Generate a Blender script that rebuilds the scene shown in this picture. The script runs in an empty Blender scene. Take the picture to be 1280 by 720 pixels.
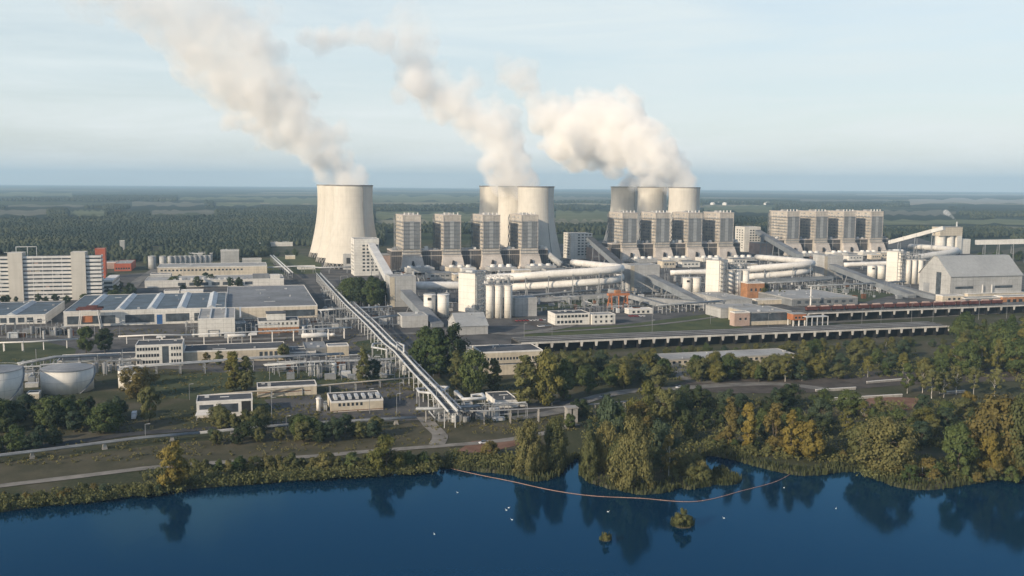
import bpy, bmesh, math, random
import numpy as np
from mathutils import Vector, Matrix

random.seed(7)
R = math.radians
scene = bpy.context.scene
COL = scene.collection

# ------------------------------------------------------------------ camera
F, CAM_H = 1200.0, 115.0            # focal length for a 1280 px wide frame, metres above the plain
PITCH, ROLL = math.atan(129 / F), R(0.42)
cam_d = bpy.data.cameras.new('camera')
cam = bpy.data.objects.new('camera', cam_d)
COL.objects.link(cam)
cam_d.sensor_width = 36.0
cam_d.lens = 36.0 * F / 1280.0
cam_d.clip_start, cam_d.clip_end = 1.0, 120000.0
CAM_R = Matrix.Rotation(math.pi / 2 - PITCH, 3, 'X') @ Matrix.Rotation(ROLL, 3, 'Z')
cam.matrix_world = Matrix.Translation((0, 0, CAM_H)) @ CAM_R.to_4x4()
scene.camera = cam

# ------------------------------------------------------------------ sky, sun, exposure
SUN_AZ, SUN_EL = R(228), R(21)        # azimuth clockwise from +Y: behind the camera on the left
world = bpy.data.worlds.new("World")
scene.world = world
world.use_nodes = True
wn, wl = world.node_tree.nodes, world.node_tree.links
wn.clear()
w_out = wn.new('ShaderNodeOutputWorld'); w_bg = wn.new('ShaderNodeBackground')
sky = wn.new('ShaderNodeTexSky'); sky.sky_type = 'NISHITA'; sky.sun_disc = False
sky.sun_elevation = SUN_EL; sky.sun_rotation = SUN_AZ
sky.altitude = 100; sky.air_density = 1.0; sky.dust_density = 1.6; sky.ozone_density = 1.6
w_bg.inputs['Strength'].default_value = 0.125
# thin high cirrus: streaks of a paler, whiter sky, seen by direction
tc = wn.new('ShaderNodeTexCoord'); mp = wn.new('ShaderNodeMapping')
mp.inputs['Scale'].default_value = (2.2, 2.2, 22.0); mp.inputs['Rotation'].default_value = (R(3), R(-4), 0)
nz = wn.new('ShaderNodeTexNoise'); nz.inputs['Scale'].default_value = 1.6
nz.inputs['Detail'].default_value = 6; nz.inputs['Roughness'].default_value = 0.6
nz.inputs['Distortion'].default_value = 0.5
cr = wn.new('ShaderNodeValToRGB')
cr.color_ramp.elements[0].position, cr.color_ramp.elements[0].color = 0.32, (0.62, 0.62, 0.62, 1)
cr.color_ramp.elements[1].position, cr.color_ramp.elements[1].color = 0.70, (0.97, 0.97, 0.97, 1)
mix = wn.new('ShaderNodeMix'); mix.data_type = 'RGBA'
mix.inputs['B'].default_value = (6.0, 6.65, 6.85, 1)
wl.new(tc.outputs['Generated'], mp.inputs['Vector']); wl.new(mp.outputs['Vector'], nz.inputs['Vector'])
sxyz = wn.new('ShaderNodeSeparateXYZ'); wl.new(tc.outputs['Generated'], sxyz.inputs[0])
fade = wn.new('ShaderNodeMapRange'); fade.inputs['From Min'].default_value = 0.17; fade.inputs['From Max'].default_value = 0.34
fade.inputs['To Min'].default_value = 1.0; fade.inputs['To Max'].default_value = 0.05
wl.new(sxyz.outputs['Z'], fade.inputs['Value'])
fm = wn.new('ShaderNodeMath'); fm.operation = 'MULTIPLY'
wl.new(nz.outputs['Fac'], cr.inputs['Fac']); wl.new(cr.outputs['Color'], fm.inputs[0]); wl.new(fade.outputs['Result'], fm.inputs[1])
wl.new(fm.outputs[0], mix.inputs['Factor'])
glow = wn.new('ShaderNodeMapRange'); glow.inputs['From Min'].default_value = 0.0; glow.inputs['From Max'].default_value = 0.10
glow.inputs['To Min'].default_value = 1.0; glow.inputs['To Max'].default_value = 0.0
wl.new(sxyz.outputs['Z'], glow.inputs['Value'])
pale = wn.new('ShaderNodeMix'); pale.data_type = 'RGBA'; pale.inputs['A'].default_value = (5.25, 5.75, 5.80, 1); pale.inputs['B'].default_value = (7.2, 7.05, 6.65, 1)
wl.new(glow.outputs['Result'], pale.inputs['Factor']); wl.new(pale.outputs['Result'], mix.inputs['B'])
wl.new(sky.outputs['Color'], mix.inputs['A']); wl.new(mix.outputs['Result'], w_bg.inputs['Color'])
wl.new(w_bg.outputs['Background'], w_out.inputs['Surface'])

sun_d = bpy.data.lights.new('sun', 'SUN')
sun_d.energy, sun_d.angle, sun_d.color = 3.9, R(0.5), (1.0, 0.83, 0.62)
sun = bpy.data.objects.new('sun', sun_d); COL.objects.link(sun)
SUN_V = Vector((math.sin(SUN_AZ) * math.cos(SUN_EL), math.cos(SUN_AZ) * math.cos(SUN_EL), math.sin(SUN_EL)))
sun.rotation_euler = (-SUN_V).to_track_quat('-Z', 'Y').to_euler()

vs = scene.view_settings
vs.view_transform, vs.look, vs.gamma, vs.exposure = 'Standard', 'None', 1.0, 0.33
scene.cycles.use_denoising = True
scene.cycles.max_bounces, scene.cycles.diffuse_bounces, scene.cycles.glossy_bounces = 16, 2, 2
scene.cycles.volume_bounces = 14
scene.cycles.transparent_max_bounces = 24
scene.cycles.volume_max_steps = 256

# ------------------------------------------------------------------ measuring: pixel of the photograph <-> point of the plain
TH = R(16.0)                                     # the plant's street grid against the view direction
U = Vector((math.cos(TH), math.sin(TH), 0)); V = Vector((-math.sin(TH), math.cos(TH), 0)); Z = Vector((0, 0, 1))
def ray(px, py): return CAM_R @ Vector(((px - 640) / F, -(py - 360) / F, -1.0))
def G(px, py, z=0.0):
    d = ray(px, py); t = (z - CAM_H) / d.z
    return Vector((d.x * t, d.y * t, z))
def W(px, py, dist):
    d = ray(px, py); t = dist / d.y
    return Vector((d.x * t, d.y * t, CAM_H + d.z * t))
def PX(p):
    c = CAM_R.transposed() @ (Vector(p) - Vector((0, 0, CAM_H)))
    return 640 + F * c.x / -c.z, 360 - F * c.y / -c.z
def bis(fn, a, b):
    fa = fn(a)
    for _ in range(60):
        m = (a + b) / 2; fm = fn(m)
        if (fm > 0) == (fa > 0): a, fa = m, fm
        else: b = m
    return (a + b) / 2
def wid(A, px1, u=None):
    u = u or U
    return bis(lambda w: PX(A + u * w)[0] - px1, 0, 900)
def hgt(A, ytop): return bis(lambda h: PX(A + Z * h)[1] - ytop, 0, 400)
def dep(A, h, yback, v=None):
    v = v or V
    return bis(lambda d: PX(A + v * d + Z * h)[1] - yback, 0.5, 600)

# ------------------------------------------------------------------ materials
MATS = {}
def mat(name, rgb, rough=0.85, var=0.18, scale=0.08, streak=0.0, panel=None, metal=0.0, rib=None, spec=0.3):
    """Procedural surface: base colour, blotchy weathering, rain streaks, panel seams or ribs in the object's own axes."""
    if name in MATS: return MATS[name]
    m = bpy.data.materials.new(name); m.use_nodes = True
    n, l = m.node_tree.nodes, m.node_tree.links
    b = n['Principled BSDF']
    b.inputs['Roughness'].default_value = rough; b.inputs['Metallic'].default_value = metal
    b.inputs['Specular IOR Level'].default_value = spec
    geo = n.new('ShaderNodeNewGeometry')
    def noise(sc, vec, det=4):
        q = n.new('ShaderNodeTexNoise'); q.inputs['Scale'].default_value = sc; q.inputs['Detail'].default_value = det
        l.new(vec, q.inputs['Vector']); return q.outputs['Fac']
    def ramp(fac, lo, hi, a=0.35, bb=0.65):
        q = n.new('ShaderNodeMapRange'); q.inputs['From Min'].default_value = a; q.inputs['From Max'].default_value = bb
        q.inputs['To Min'].default_value = lo; q.inputs['To Max'].default_value = hi
        l.new(fac, q.inputs['Value']); return q.outputs['Result']
    def mul(a, bb):
        q = n.new('ShaderNodeMath'); q.operation = 'MULTIPLY'; l.new(a, q.inputs[0]); l.new(bb, q.inputs[1]); return q.outputs[0]
    f = ramp(noise(scale, geo.outputs['Position'], 6), 1 - var, 1 + var * 0.6)
    f = mul(f, ramp(noise(scale * 9, geo.outputs['Position'], 3), 1 - var * 0.5, 1 + var * 0.4))
    if streak:
        vm = n.new('ShaderNodeVectorMath'); vm.operation = 'MULTIPLY'; vm.inputs[1].default_value = (1, 1, 0.05)
        l.new(geo.outputs['Position'], vm.inputs[0])
        f = mul(f, ramp(noise(0.5, vm.outputs['Vector'], 3), 1 - streak, 1.0, 0.3, 0.6))
    oc = n.new('ShaderNodeTexCoord'); sp = n.new('ShaderNodeSeparateXYZ'); l.new(oc.outputs['Object'], sp.inputs[0])
    def lines(sock, period, width, dark):
        a = n.new('ShaderNodeMath'); a.operation = 'DIVIDE'; a.inputs[1].default_value = period; l.new(sock, a.inputs[0])
        c = n.new('ShaderNodeMath'); c.operation = 'FRACT'; l.new(a.outputs[0], c.inputs[0])
        g = n.new('ShaderNodeMath'); g.operation = 'LESS_THAN'; g.inputs[1].default_value = width / period; l.new(c.outputs[0], g.inputs[0])
        q = n.new('ShaderNodeMapRange'); q.inputs['To Min'].default_value = 1; q.inputs['To Max'].default_value = dark
        l.new(g.outputs[0], q.inputs['Value']); return q.outputs['Result']
    s = n.new('ShaderNodeMath'); s.operation = 'ADD'; l.new(sp.outputs['X'], s.inputs[0]); l.new(sp.outputs['Y'], s.inputs[1])
    if panel:
        f = mul(f, lines(s.outputs[0], panel[0], 0.35, 0.80)); f = mul(f, lines(sp.outputs['Z'], panel[1], 0.35, panel[2] if len(panel) > 2 else 0.80))
    if rib: f = mul(f, lines(s.outputs[0], rib[0], rib[0] * 0.4, rib[1]))
    col = n.new('ShaderNodeMix'); col.data_type = 'RGBA'; col.blend_type = 'MULTIPLY'; col.inputs['Factor'].default_value = 1
    col.inputs['A'].default_value = (*rgb, 1)
    cmb = n.new('ShaderNodeCombineColor')
    for k in ('Red', 'Green', 'Blue'): l.new(f, cmb.inputs[k])
    l.new(cmb.outputs[0], col.inputs['B']); l.new(col.outputs['Result'], b.inputs['Base Color'])
    MATS[name] = m
    return m

mat('tower_concrete', (0.58, 0.545, 0.48), 0.9, 0.07, 0.012, streak=0.09, panel=(4000, 7.5, 0.93))
mat('rim_concrete', (0.22, 0.21, 0.20), 0.9)
mat('white_paint', (0.70, 0.68, 0.64), 0.7, 0.12, 0.06, streak=0.08)
mat('white_panel', (0.68, 0.66, 0.61), 0.7, 0.12, 0.06, streak=0.08, panel=(6, 3.2))
mat('silo_white', (0.70, 0.67, 0.61), 0.6, 0.08, 0.06, streak=0.07, panel=(400, 6))
mat('cream_panel', (0.62, 0.55, 0.44), 0.85, 0.12, 0.06, streak=0.15, panel=(6, 3.3))
mat('cream_plain', (0.52, 0.46, 0.36), 0.85, 0.16, 0.06, streak=0.15)
mat('beige_steel', (0.52, 0.475, 0.415), 0.8, 0.18, 0.05, streak=0.22, panel=(4, 4))
mat('beige_belt', (0.52, 0.47, 0.42), 0.8, 0.18, 0.08)
mat('grey_cladding', (0.21, 0.22, 0.225), 0.75, 0.16, 0.08, streak=0.1, panel=(2.4, 4.8))
mat('dark_ribs', (0.105, 0.10, 0.10), 0.8, 0.2, 0.08, rib=(3.0, 0.6))
mat('light_grey', (0.42, 0.42, 0.41), 0.8, 0.15, 0.06, streak=0.12, panel=(7, 5))
mat('hall_grey', (0.36, 0.37, 0.37), 0.7, 0.10, 0.04, streak=0.08, rib=(2.0, 0.9))
mat('roof_grey', (0.20, 0.21, 0.22), 0.85, 0.25, 0.03, rib=(6.0, 0.92))
mat('roof_pale', (0.33, 0.33, 0.32), 0.85, 0.2, 0.05)
mat('roof_dark', (0.085, 0.09, 0.098), 0.85, 0.4, 0.06, rib=(5.0, 0.85))
mat('roof_blue', (0.10, 0.135, 0.165), 0.6, 0.35, 0.08, rib=(9.0, 0.75))
mat('skylight', (0.50, 0.52, 0.53), 0.45, 0.15, 0.1)
mat('glass_dark', (0.035, 0.042, 0.05), 0.25, 0.2, 0.3, spec=0.5)
mat('glass_band', (0.07, 0.085, 0.10), 0.3, 0.45, 0.25, spec=0.5)
mat('blue_door', (0.04, 0.12, 0.30), 0.6)
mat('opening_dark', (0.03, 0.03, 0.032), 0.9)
mat('gallery_grey', (0.22, 0.24, 0.26), 0.7, 0.15, 0.08, panel=(6, 40))
mat('gallery_white', (0.55, 0.55, 0.53), 0.7, 0.12, 0.08, panel=(6, 40))
mat('steel_grey', (0.25, 0.26, 0.27), 0.6, 0.2, 0.1)
mat('steel_pale', (0.50, 0.51, 0.51), 0.55, 0.15, 0.1)
mat('pipe_white', (0.50, 0.51, 0.51), 0.45, 0.22, 0.2)
mat('pipe_grey', (0.22, 0.235, 0.245), 0.5, 0.25, 0.2)
mat('pipe_blue', (0.10, 0.16, 0.20), 0.5, 0.2, 0.2)
mat('orange', (0.42, 0.16, 0.07), 0.7, 0.2, 0.1)
mat('orange_brick', (0.40, 0.20, 0.10), 0.85, 0.25, 0.2, panel=(3, 1.5))
mat('red_orange', (0.42, 0.11, 0.06), 0.8, 0.15, 0.1)
mat('pink_wall', (0.42, 0.31, 0.26), 0.85, 0.2, 0.1)
mat('wagon_red', (0.13, 0.05, 0.045), 0.8, 0.3, 0.2)
mat('black', (0.02, 0.02, 0.022), 0.9)
mat('concrete', (0.34, 0.325, 0.30), 0.9, 0.2, 0.1, streak=0.2)
mat('concrete_dark', (0.09, 0.09, 0.09), 0.95, 0.25, 0.1)
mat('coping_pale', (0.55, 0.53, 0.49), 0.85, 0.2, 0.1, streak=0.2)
mat('void_shade', (0.012, 0.013, 0.015), 0.95)  # shade beneath the rail decks, put into the wall and pier colour
mat('gallery_dark', (0.10, 0.10, 0.105), 0.7, 0.2, 0.1)
mat('rust', (0.16, 0.075, 0.04), 0.9, 0.3, 0.2)
mat('car_white', (0.7, 0.7, 0.7), 0.3, 0.03)
mat('car_grey', (0.2, 0.22, 0.24), 0.3, 0.03)
mat('car_red', (0.3, 0.03, 0.03), 0.3, 0.03)
mat('bark', (0.10, 0.08, 0.06), 0.95, 0.3, 0.5)
mat('bark_pale', (0.42, 0.40, 0.36), 0.9, 0.4, 0.5)
mat('boom_pink', (0.36, 0.21, 0.15), 0.7, 0.2, 0.2)
mat('feather', (0.75, 0.75, 0.73), 0.7, 0.02)

# ------------------------------------------------------------------ mesh collector
class Mb:
    def __init__(s): s.v, s.f, s.m = [], [], []
    def add(s, vs, fs, m=0):
        o = len(s.v); s.v += [tuple(p) for p in vs]
        for f in fs: s.f.append(tuple(i + o for i in f)); s.m.append(m)
        return s
    def box(s, x0, y0, z0, x1, y1, z1, m=0):
        return s.add([(x0,y0,z0),(x1,y0,z0),(x1,y1,z0),(x0,y1,z0),(x0,y0,z1),(x1,y0,z1),(x1,y1,z1),(x0,y1,z1)],
              [(0,3,2,1),(4,5,6,7),(0,1,5,4),(1,2,6,5),(2,3,7,6),(3,0,4,7)], m)
    def hexa(s, b, t, m=0):                   # four bottom points, four top points
        return s.add(list(b) + list(t), [(0,3,2,1),(4,5,6,7),(0,1,5,4),(1,2,6,5),(2,3,7,6),(3,0,4,7)], m)
    def lathe(s, prof, cx=0, cy=0, n=28, cap0=True, cap1=True, m=0):   # prof: (r, z) from bottom to top
        vs, fs = [], []
        for r, z in prof:
            for i in range(n):
                a = 2 * math.pi * i / n; vs.append((cx + r * math.cos(a), cy + r * math.sin(a), z))
        for k in range(len(prof) - 1):
            for i in range(n):
                j = (i + 1) % n; fs.append((k*n+i, k*n+j, (k+1)*n+j, (k+1)*n+i))
        if cap0: fs.append(tuple(reversed(range(n))))
        if cap1: fs.append(tuple(range((len(prof)-1)*n, len(prof)*n)))
        return s.add(vs, fs, m)
    def cyl(s, cx, cy, z0, z1, r, r1=None, n=20, m=0): return s.lathe([(r, z0), (r if r1 is None else r1, z1)], cx, cy, n, m=m)
    def tube(s, pts, r, n=8, m=0):
        pts = [Vector(p) for p in pts]; vs, fs = [], []
        for k, p in enumerate(pts):
            a = (p - pts[k-1]).normalized() if k else (pts[1] - p).normalized()
            b = (pts[k+1] - p).normalized() if k < len(pts) - 1 else a
            t = (a + b); t = t.normalized() if t.length > 1e-6 else a
            up = Vector((0, 0, 1)) if abs(t.z) < 0.9 else Vector((1, 0, 0))
            x = t.cross(up).normalized(); y = x.cross(t)
            c = max(0.5, t.dot(a)); rr = r[k] if isinstance(r, (list, tuple)) else r
            for i in range(n):
                q = 2 * math.pi * i / n
                vs.append(p + (x * math.cos(q) / c + y * math.sin(q)) * rr)
        for k in range(len(pts) - 1):
            for i in range(n):
                j = (i + 1) % n; fs.append((k*n+i, (k+1)*n+i, (k+1)*n+j, k*n+j))
        fs.append(tuple(range(n))); fs.append(tuple(reversed(range((len(pts)-1)*n, len(pts)*n))))
        return s.add(vs, fs, m)
    def beam(s, p, q, w, h, m=0):             # straight bar of w x h between two points, p and q on its centre line
        p, q = Vector(p), Vector(q); t = (q - p).normalized()
        up = Vector((0, 0, 1)) if abs(t.z) < 0.95 else Vector((0, 1, 0))
        x = t.cross(up).normalized() * (w / 2); y = x.cross(t).normalized() * (h / 2)
        c = [-x - y, x - y, x + y, -x + y]
        return s.add([p + k for k in c] + [q + k for k in c], [(3,2,1,0),(4,5,6,7),(0,1,5,4),(1,2,6,5),(2,3,7,6),(3,0,4,7)], m)
    def prism(s, poly, y0, y1, m=0):          # polygon in x,z drawn counter-clockwise seen from -y, extruded along y
        n = len(poly)
        return s.add([(x, y0, z) for x, z in poly] + [(x, y1, z) for x, z in poly],
              [tuple(range(n)), tuple(reversed(range(n, 2*n)))] + [(i, i+n, (i+1)%n+n, (i+1)%n) for i in range(n)], m)
    def prismx(s, poly, x0, x1, m=0):         # polygon in y,z extruded along x
        n = len(poly)
        return s.add([(x0, y, z) for y, z in poly] + [(x1, y, z) for y, z in poly],
              [tuple(reversed(range(n))), tuple(range(n, 2*n))] + [(i, (i+1)%n, (i+1)%n+n, i+n) for i in range(n)], m)
    def ball(s, c, r, n=8, k=5, m=0, sz=1.0):
        prof = [(max(0.001, r * math.sin(math.pi * i / k)), c[2] - sz * r * math.cos(math.pi * i / k)) for i in range(k + 1)]
        return s.lathe(prof, c[0], c[1], n, m=m)
    def mesh(s, name, mats, smooth=False):
        me = bpy.data.meshes.new(name)
        me.from_pydata(s.v, [], s.f)
        for m in (mats if isinstance(mats, (list, tuple)) else [mats]): me.materials.append(MATS[m] if isinstance(m, str) else m)
        me.polygons.foreach_set('material_index', s.m)
        if smooth: me.polygons.foreach_set('use_smooth', [True] * len(s.f))
        me.update()
        return me
    def build(s, name, mats, parent=None, smooth=False, loc=None, rz=0):
        o = bpy.data.objects.new(name, s.mesh(name, mats, smooth))
        COL.objects.link(o); o.parent = parent
        if loc is not None: o.location = loc
        o.rotation_euler.z = rz
        return o

def tag(o, label=None, cat=None, group=None, kind=None):
    if label: o['label'] = label
    if cat: o['category'] = cat
    if group: o['group'] = group
    if kind: o['kind'] = kind
    return o
def thing(name, label, cat, loc=(0, 0, 0), rz=0.0, group=None):
    o = bpy.data.objects.new(name, None); COL.objects.link(o)
    o.empty_display_size = 2; o.location = loc; o.rotation_euler.z = rz
    return tag(o, label, cat, group)
def dup(root, loc, rz, label, group=None, scale=None):
    r = root.copy(); COL.objects.link(r); r.location = loc; r.rotation_euler.z = rz; r['label'] = label
    if group: r['group'] = group
    if scale: r.scale = scale
    for ch in list(root.children):
        c = ch.copy(); COL.objects.link(c); c.parent = r
        for g in list(ch.children):
            d = g.copy(); COL.objects.link(d); d.parent = c
    return r
def part(name, me, parent, loc=(0, 0, 0), rz=0.0, sc=None):
    o = bpy.data.objects.new(name, me); COL.objects.link(o); o.parent = parent
    o.location = loc; o.rotation_euler.z = rz
    if sc: o.scale = sc
    return o

# ------------------------------------------------------------------ ground, water, roads
def ground_mat():
    m = bpy.data.materials.new('plain'); m.use_nodes = True
    n, l = m.node_tree.nodes, m.node_tree.links
    b = n['Principled BSDF']; b.inputs['Roughness'].default_value = 1.0; b.inputs['Specular IOR Level'].default_value = 0.05
    g = n.new('ShaderNodeNewGeometry')
    def noise(sc, det=5, dist=0.0, stretch=None):
        q = n.new('ShaderNodeTexNoise'); q.inputs['Scale'].default_value = sc; q.inputs['Detail'].default_value = det
        q.inputs['Distortion'].default_value = dist
        if stretch:
            v = n.new('ShaderNodeVectorMath'); v.operation = 'MULTIPLY'; v.inputs[1].default_value = stretch
            l.new(g.outputs['Position'], v.inputs[0]); l.new(v.outputs[0], q.inputs['Vector'])
        else: l.new(g.outputs['Position'], q.inputs['Vector'])
        return q.outputs['Fac']
    def ramp(f, els):
        q = n.new('ShaderNodeValToRGB'); e = q.color_ramp.elements
        e[0].position, e[0].color = els[0][0], (*els[0][1], 1); e[1].position, e[1].color = els[-1][0], (*els[-1][1], 1)
        for p, c in els[1:-1]: x = e.new(p); x.color = (*c, 1)
        l.new(f, q.inputs['Fac']); return q.outputs['Color']
    def mixc(f, a, c):
        q = n.new('ShaderNodeMix'); q.data_type = 'RGBA'
        if hasattr(f, 'links'): l.new(f, q.inputs['Factor'])
        else: q.inputs['Factor'].default_value = f
        l.new(a, q.inputs['A']); l.new(c, q.inputs['B']); return q.outputs['Result']
    near = ramp(noise(0.03, 8, 0.6), [(0.30, (0.036, 0.048, 0.024)), (0.45, (0.062, 0.070, 0.036)), (0.56, (0.095, 0.088, 0.056)), (0.68, (0.14, 0.125, 0.095))])
    grit = ramp(noise(0.6, 4), [(0.3, (0.035, 0.042, 0.025)), (0.7, (0.095, 0.085, 0.06))])
    near = mixc(0.4, near, grit)
    # the far plain: woods, meadows and pale stubble fields in long strips
    v = n.new('ShaderNodeTexVoronoi'); v.inputs['Scale'].default_value = 1.0
    sv = n.new('ShaderNodeVectorMath'); sv.operation = 'MULTIPLY'; sv.inputs[1].default_value = (1/1500, 1/1100, 0)
    wv = n.new('ShaderNodeVectorMath'); wv.operation = 'ADD'
    nz = n.new('ShaderNodeTexNoise'); nz.inputs['Scale'].default_value = 0.0012; nz.inputs['Detail'].default_value = 4
    l.new(g.outputs['Position'], nz.inputs['Vector'])
    sc = n.new('ShaderNodeVectorMath'); sc.operation = 'SCALE'; sc.inputs['Scale'].default_value = 900
    l.new(nz.outputs['Color'], sc.inputs[0]); l.new(g.outputs['Position'], wv.inputs[0]); l.new(sc.outputs[0], wv.inputs[1])
    l.new(wv.outputs[0], sv.inputs[0]); l.new(sv.outputs[0], v.inputs['Vector'])
    sx = n.new('ShaderNodeSeparateColor'); l.new(v.outputs['Color'], sx.inputs[0])
    field = ramp(sx.outputs[0], [(0.30, (0.022, 0.034, 0.022)), (0.36, (0.05, 0.065, 0.03)), (0.58, (0.075, 0.085, 0.04)), (0.60, (0.26, 0.235, 0.16)), (0.82, (0.20, 0.19, 0.125)), (0.84, (0.025, 0.036, 0.022))])
    wood = ramp(noise(0.0009, 6, 0.8, (0.6, 1.3, 1)), [(0.44, (1, 1, 1)), (0.50, (0, 0, 0))])
    dark = ramp(noise(0.02, 3), [(0.3, (0.018, 0.028, 0.018)), (0.7, (0.034, 0.046, 0.026))])
    w1 = n.new('ShaderNodeSeparateColor'); l.new(wood, w1.inputs[0])
    far = mixc(w1.outputs[0], field, dark)
    sp = n.new('ShaderNodeSeparateXYZ'); l.new(g.outputs['Position'], sp.inputs[0])
    mr = n.new('ShaderNodeMapRange'); mr.inputs['From Min'].default_value = 1700; mr.inputs['From Max'].default_value = 2000
    l.new(sp.outputs['Y'], mr.inputs['Value'])
    l.new(mixc(mr.outputs['Result'], near, far), b.inputs['Base Color'])
    return m
MATS['plain'] = ground_mat()

def flat_mat(name, c0, c1, scale=0.15, rough=0.95, c2=None, s2=1.2):
    m = bpy.data.materials.new(name); m.use_nodes = True
    n, l = m.node_tree.nodes, m.node_tree.links
    b = n['Principled BSDF']; b.inputs['Roughness'].default_value = rough; b.inputs['Specular IOR Level'].default_value = 0.15
    g = n.new('ShaderNodeNewGeometry'); out = []
    for sc in (scale, scale * 12):
        q = n.new('ShaderNodeTexNoise'); q.inputs['Scale'].default_value = sc; q.inputs['Detail'].default_value = 7
        l.new(g.outputs['Position'], q.inputs['Vector']); out.append(q.outputs['Fac'])
    a = n.new('ShaderNodeMath'); a.operation = 'MULTIPLY_ADD'; a.inputs[1].default_value = 0.35
    l.new(out[1], a.inputs[0]); l.new(out[0], a.inputs[2])
    r = n.new('ShaderNodeValToRGB'); r.color_ramp.elements[0].position = 0.52; r.color_ramp.elements[1].position = 0.82
    r.color_ramp.elements[0].color = (*c0, 1); r.color_ramp.elements[1].color = (*c1, 1)
    l.new(a.outputs[0], r.inputs['Fac']); l.new(r.outputs['Color'], b.inputs['Base Color'])
    MATS[name] = m
flat_mat('asphalt', (0.042, 0.043, 0.046), (0.075, 0.075, 0.076))
flat_mat('road_pale', (0.13, 0.125, 0.115), (0.22, 0.21, 0.19))
flat_mat('gravel_path', (0.17, 0.16, 0.14), (0.27, 0.25, 0.22))
flat_mat('yard_grey', (0.06, 0.06, 0.06), (0.13, 0.125, 0.12), 0.05)
flat_mat('lawn_green', (0.045, 0.062, 0.025), (0.09, 0.10, 0.04), 0.06)
flat_mat('grass_dark', (0.038, 0.054, 0.024), (0.080, 0.088, 0.042), 0.06)
flat_mat('red_soil', (0.14, 0.075, 0.05), (0.22, 0.13, 0.09), 0.1)
flat_mat('ballast', (0.06, 0.052, 0.046), (0.11, 0.095, 0.082), 0.1)
flat_mat('meadow', (0.06, 0.058, 0.034), (0.10, 0.088, 0.056), 0.07)

def water_mat():
    m = bpy.data.materials.new('lake_water'); m.use_nodes = True
    n, l = m.node_tree.nodes, m.node_tree.links; n.clear()
    out = n.new('ShaderNodeOutputMaterial'); df = n.new('ShaderNodeBsdfDiffuse'); gl = n.new('ShaderNodeBsdfGlossy'); mx = n.new('ShaderNodeMixShader')
    df.inputs['Color'].default_value = (0.001, 0.021, 0.052, 1)          # clear deep water: blue body
    gl.inputs['Color'].default_value = (0.30, 0.66, 0.92, 1); gl.inputs['Roughness'].default_value = 0.09
    fr = n.new('ShaderNodeFresnel'); fr.inputs['IOR'].default_value = 1.33
    g = n.new('ShaderNodeNewGeometry')
    hs = []
    for sc, det, st in ((0.35, 4, (1, 0.35, 1)), (2.2, 2, (1, 0.4, 1)), (0.012, 4, (0.5, 1.4, 1))):
        v = n.new('ShaderNodeVectorMath'); v.operation = 'MULTIPLY'; v.inputs[1].default_value = st
        q = n.new('ShaderNodeTexNoise'); q.inputs['Scale'].default_value = sc; q.inputs['Detail'].default_value = det
        l.new(g.outputs['Position'], v.inputs[0]); l.new(v.outputs[0], q.inputs['Vector']); hs.append(q.outputs['Fac'])
    a = n.new('ShaderNodeMath'); a.operation = 'MULTIPLY_ADD'; a.inputs[1].default_value = 0.25
    l.new(hs[1], a.inputs[0]); l.new(hs[0], a.inputs[2])
    bp = n.new('ShaderNodeBump'); bp.inputs['Distance'].default_value = 0.10
    mr = n.new('ShaderNodeMapRange'); mr.inputs['From Min'].default_value = 0.42; mr.inputs['From Max'].default_value = 0.60
    mr.inputs['To Min'].default_value = 0.04; mr.inputs['To Max'].default_value = 0.34
    l.new(hs[2], mr.inputs['Value']); l.new(mr.outputs['Result'], bp.inputs['Strength'])
    l.new(a.outputs[0], bp.inputs['Height'])
    for k in (gl, fr): l.new(bp.outputs['Normal'], k.inputs['Normal'])
    l.new(fr.outputs[0], mx.inputs[0]); l.new(df.outputs[0], mx.inputs[1]); l.new(gl.outputs[0], mx.inputs[2]); l.new(mx.outputs[0], out.inputs['Surface'])
    MATS['lake_water'] = m
water_mat()

from mathutils.geometry import tessellate_polygon
WATER_Z = -1.2
def smooth_line(pts, n=4):
    out = []
    for i in range(len(pts) - 1):
        p0, p1, p2, p3 = pts[max(0, i-1)], pts[i], pts[i+1], pts[min(len(pts)-1, i+2)]
        for k in range(n):
            t = k / n
            out.append(0.5 * ((2*p1) + (p2-p0)*t + (2*p0-5*p1+4*p2-p3)*t*t + (3*p1-p0-3*p2+p3)*t**3))
    return out + [pts[-1]]
SHORE_PX = [(-90, 660), (0, 640), (60, 632), (150, 622), (220, 612), (300, 606), (400, 598), (470, 591), (530, 586), (549, 580), (560, 584),
            (605, 590), (640, 594), (668, 601), (686, 598), (699, 590), (713, 576), (722, 572), (731, 574), (730, 590), (734, 600),
            (760, 610), (795, 617), (826, 616), (846, 609), (862, 612), (880, 604), (884, 596), (875, 584), (878, 570), (900, 571), (925, 577), (955, 585),
            (985, 592), (1015, 594), (1050, 590), (1085, 591), (1098, 600), (1128, 610), (1160, 612), (1200, 606), (1250, 599), (1280, 592), (1380, 578)]
shore = smooth_line([G(x, y, WATER_Z) for x, y in SHORE_PX], 4)
shore = [Vector((p.x + random.uniform(-.8, .8), p.y + random.uniform(-.8, .8), 0)) for p in shore]
FAR = 30000.0
me_pts = [Vector((-FAR, shore[0].y - 60, 0))] + shore + [Vector((FAR, shore[-1].y + 60, 0)), Vector((FAR, FAR, 0)), Vector((-FAR, FAR, 0))]
g = Mb(); tris = tessellate_polygon([me_pts])
nrm = lambda t: t if (me_pts[t[1]] - me_pts[t[0]]).cross(me_pts[t[2]] - me_pts[t[0]]).z > 0 else (t[0], t[2], t[1])
g.add(me_pts, [nrm(t) for t in tris])
k = len(shore) + 2
g.add([(p.x, p.y, 0) for p in me_pts[:k]] + [(p.x, p.y - 1.5, -3) for p in me_pts[:k]], [(i, i + k, i + k + 1, i + 1) for i in range(k - 1)])
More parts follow.
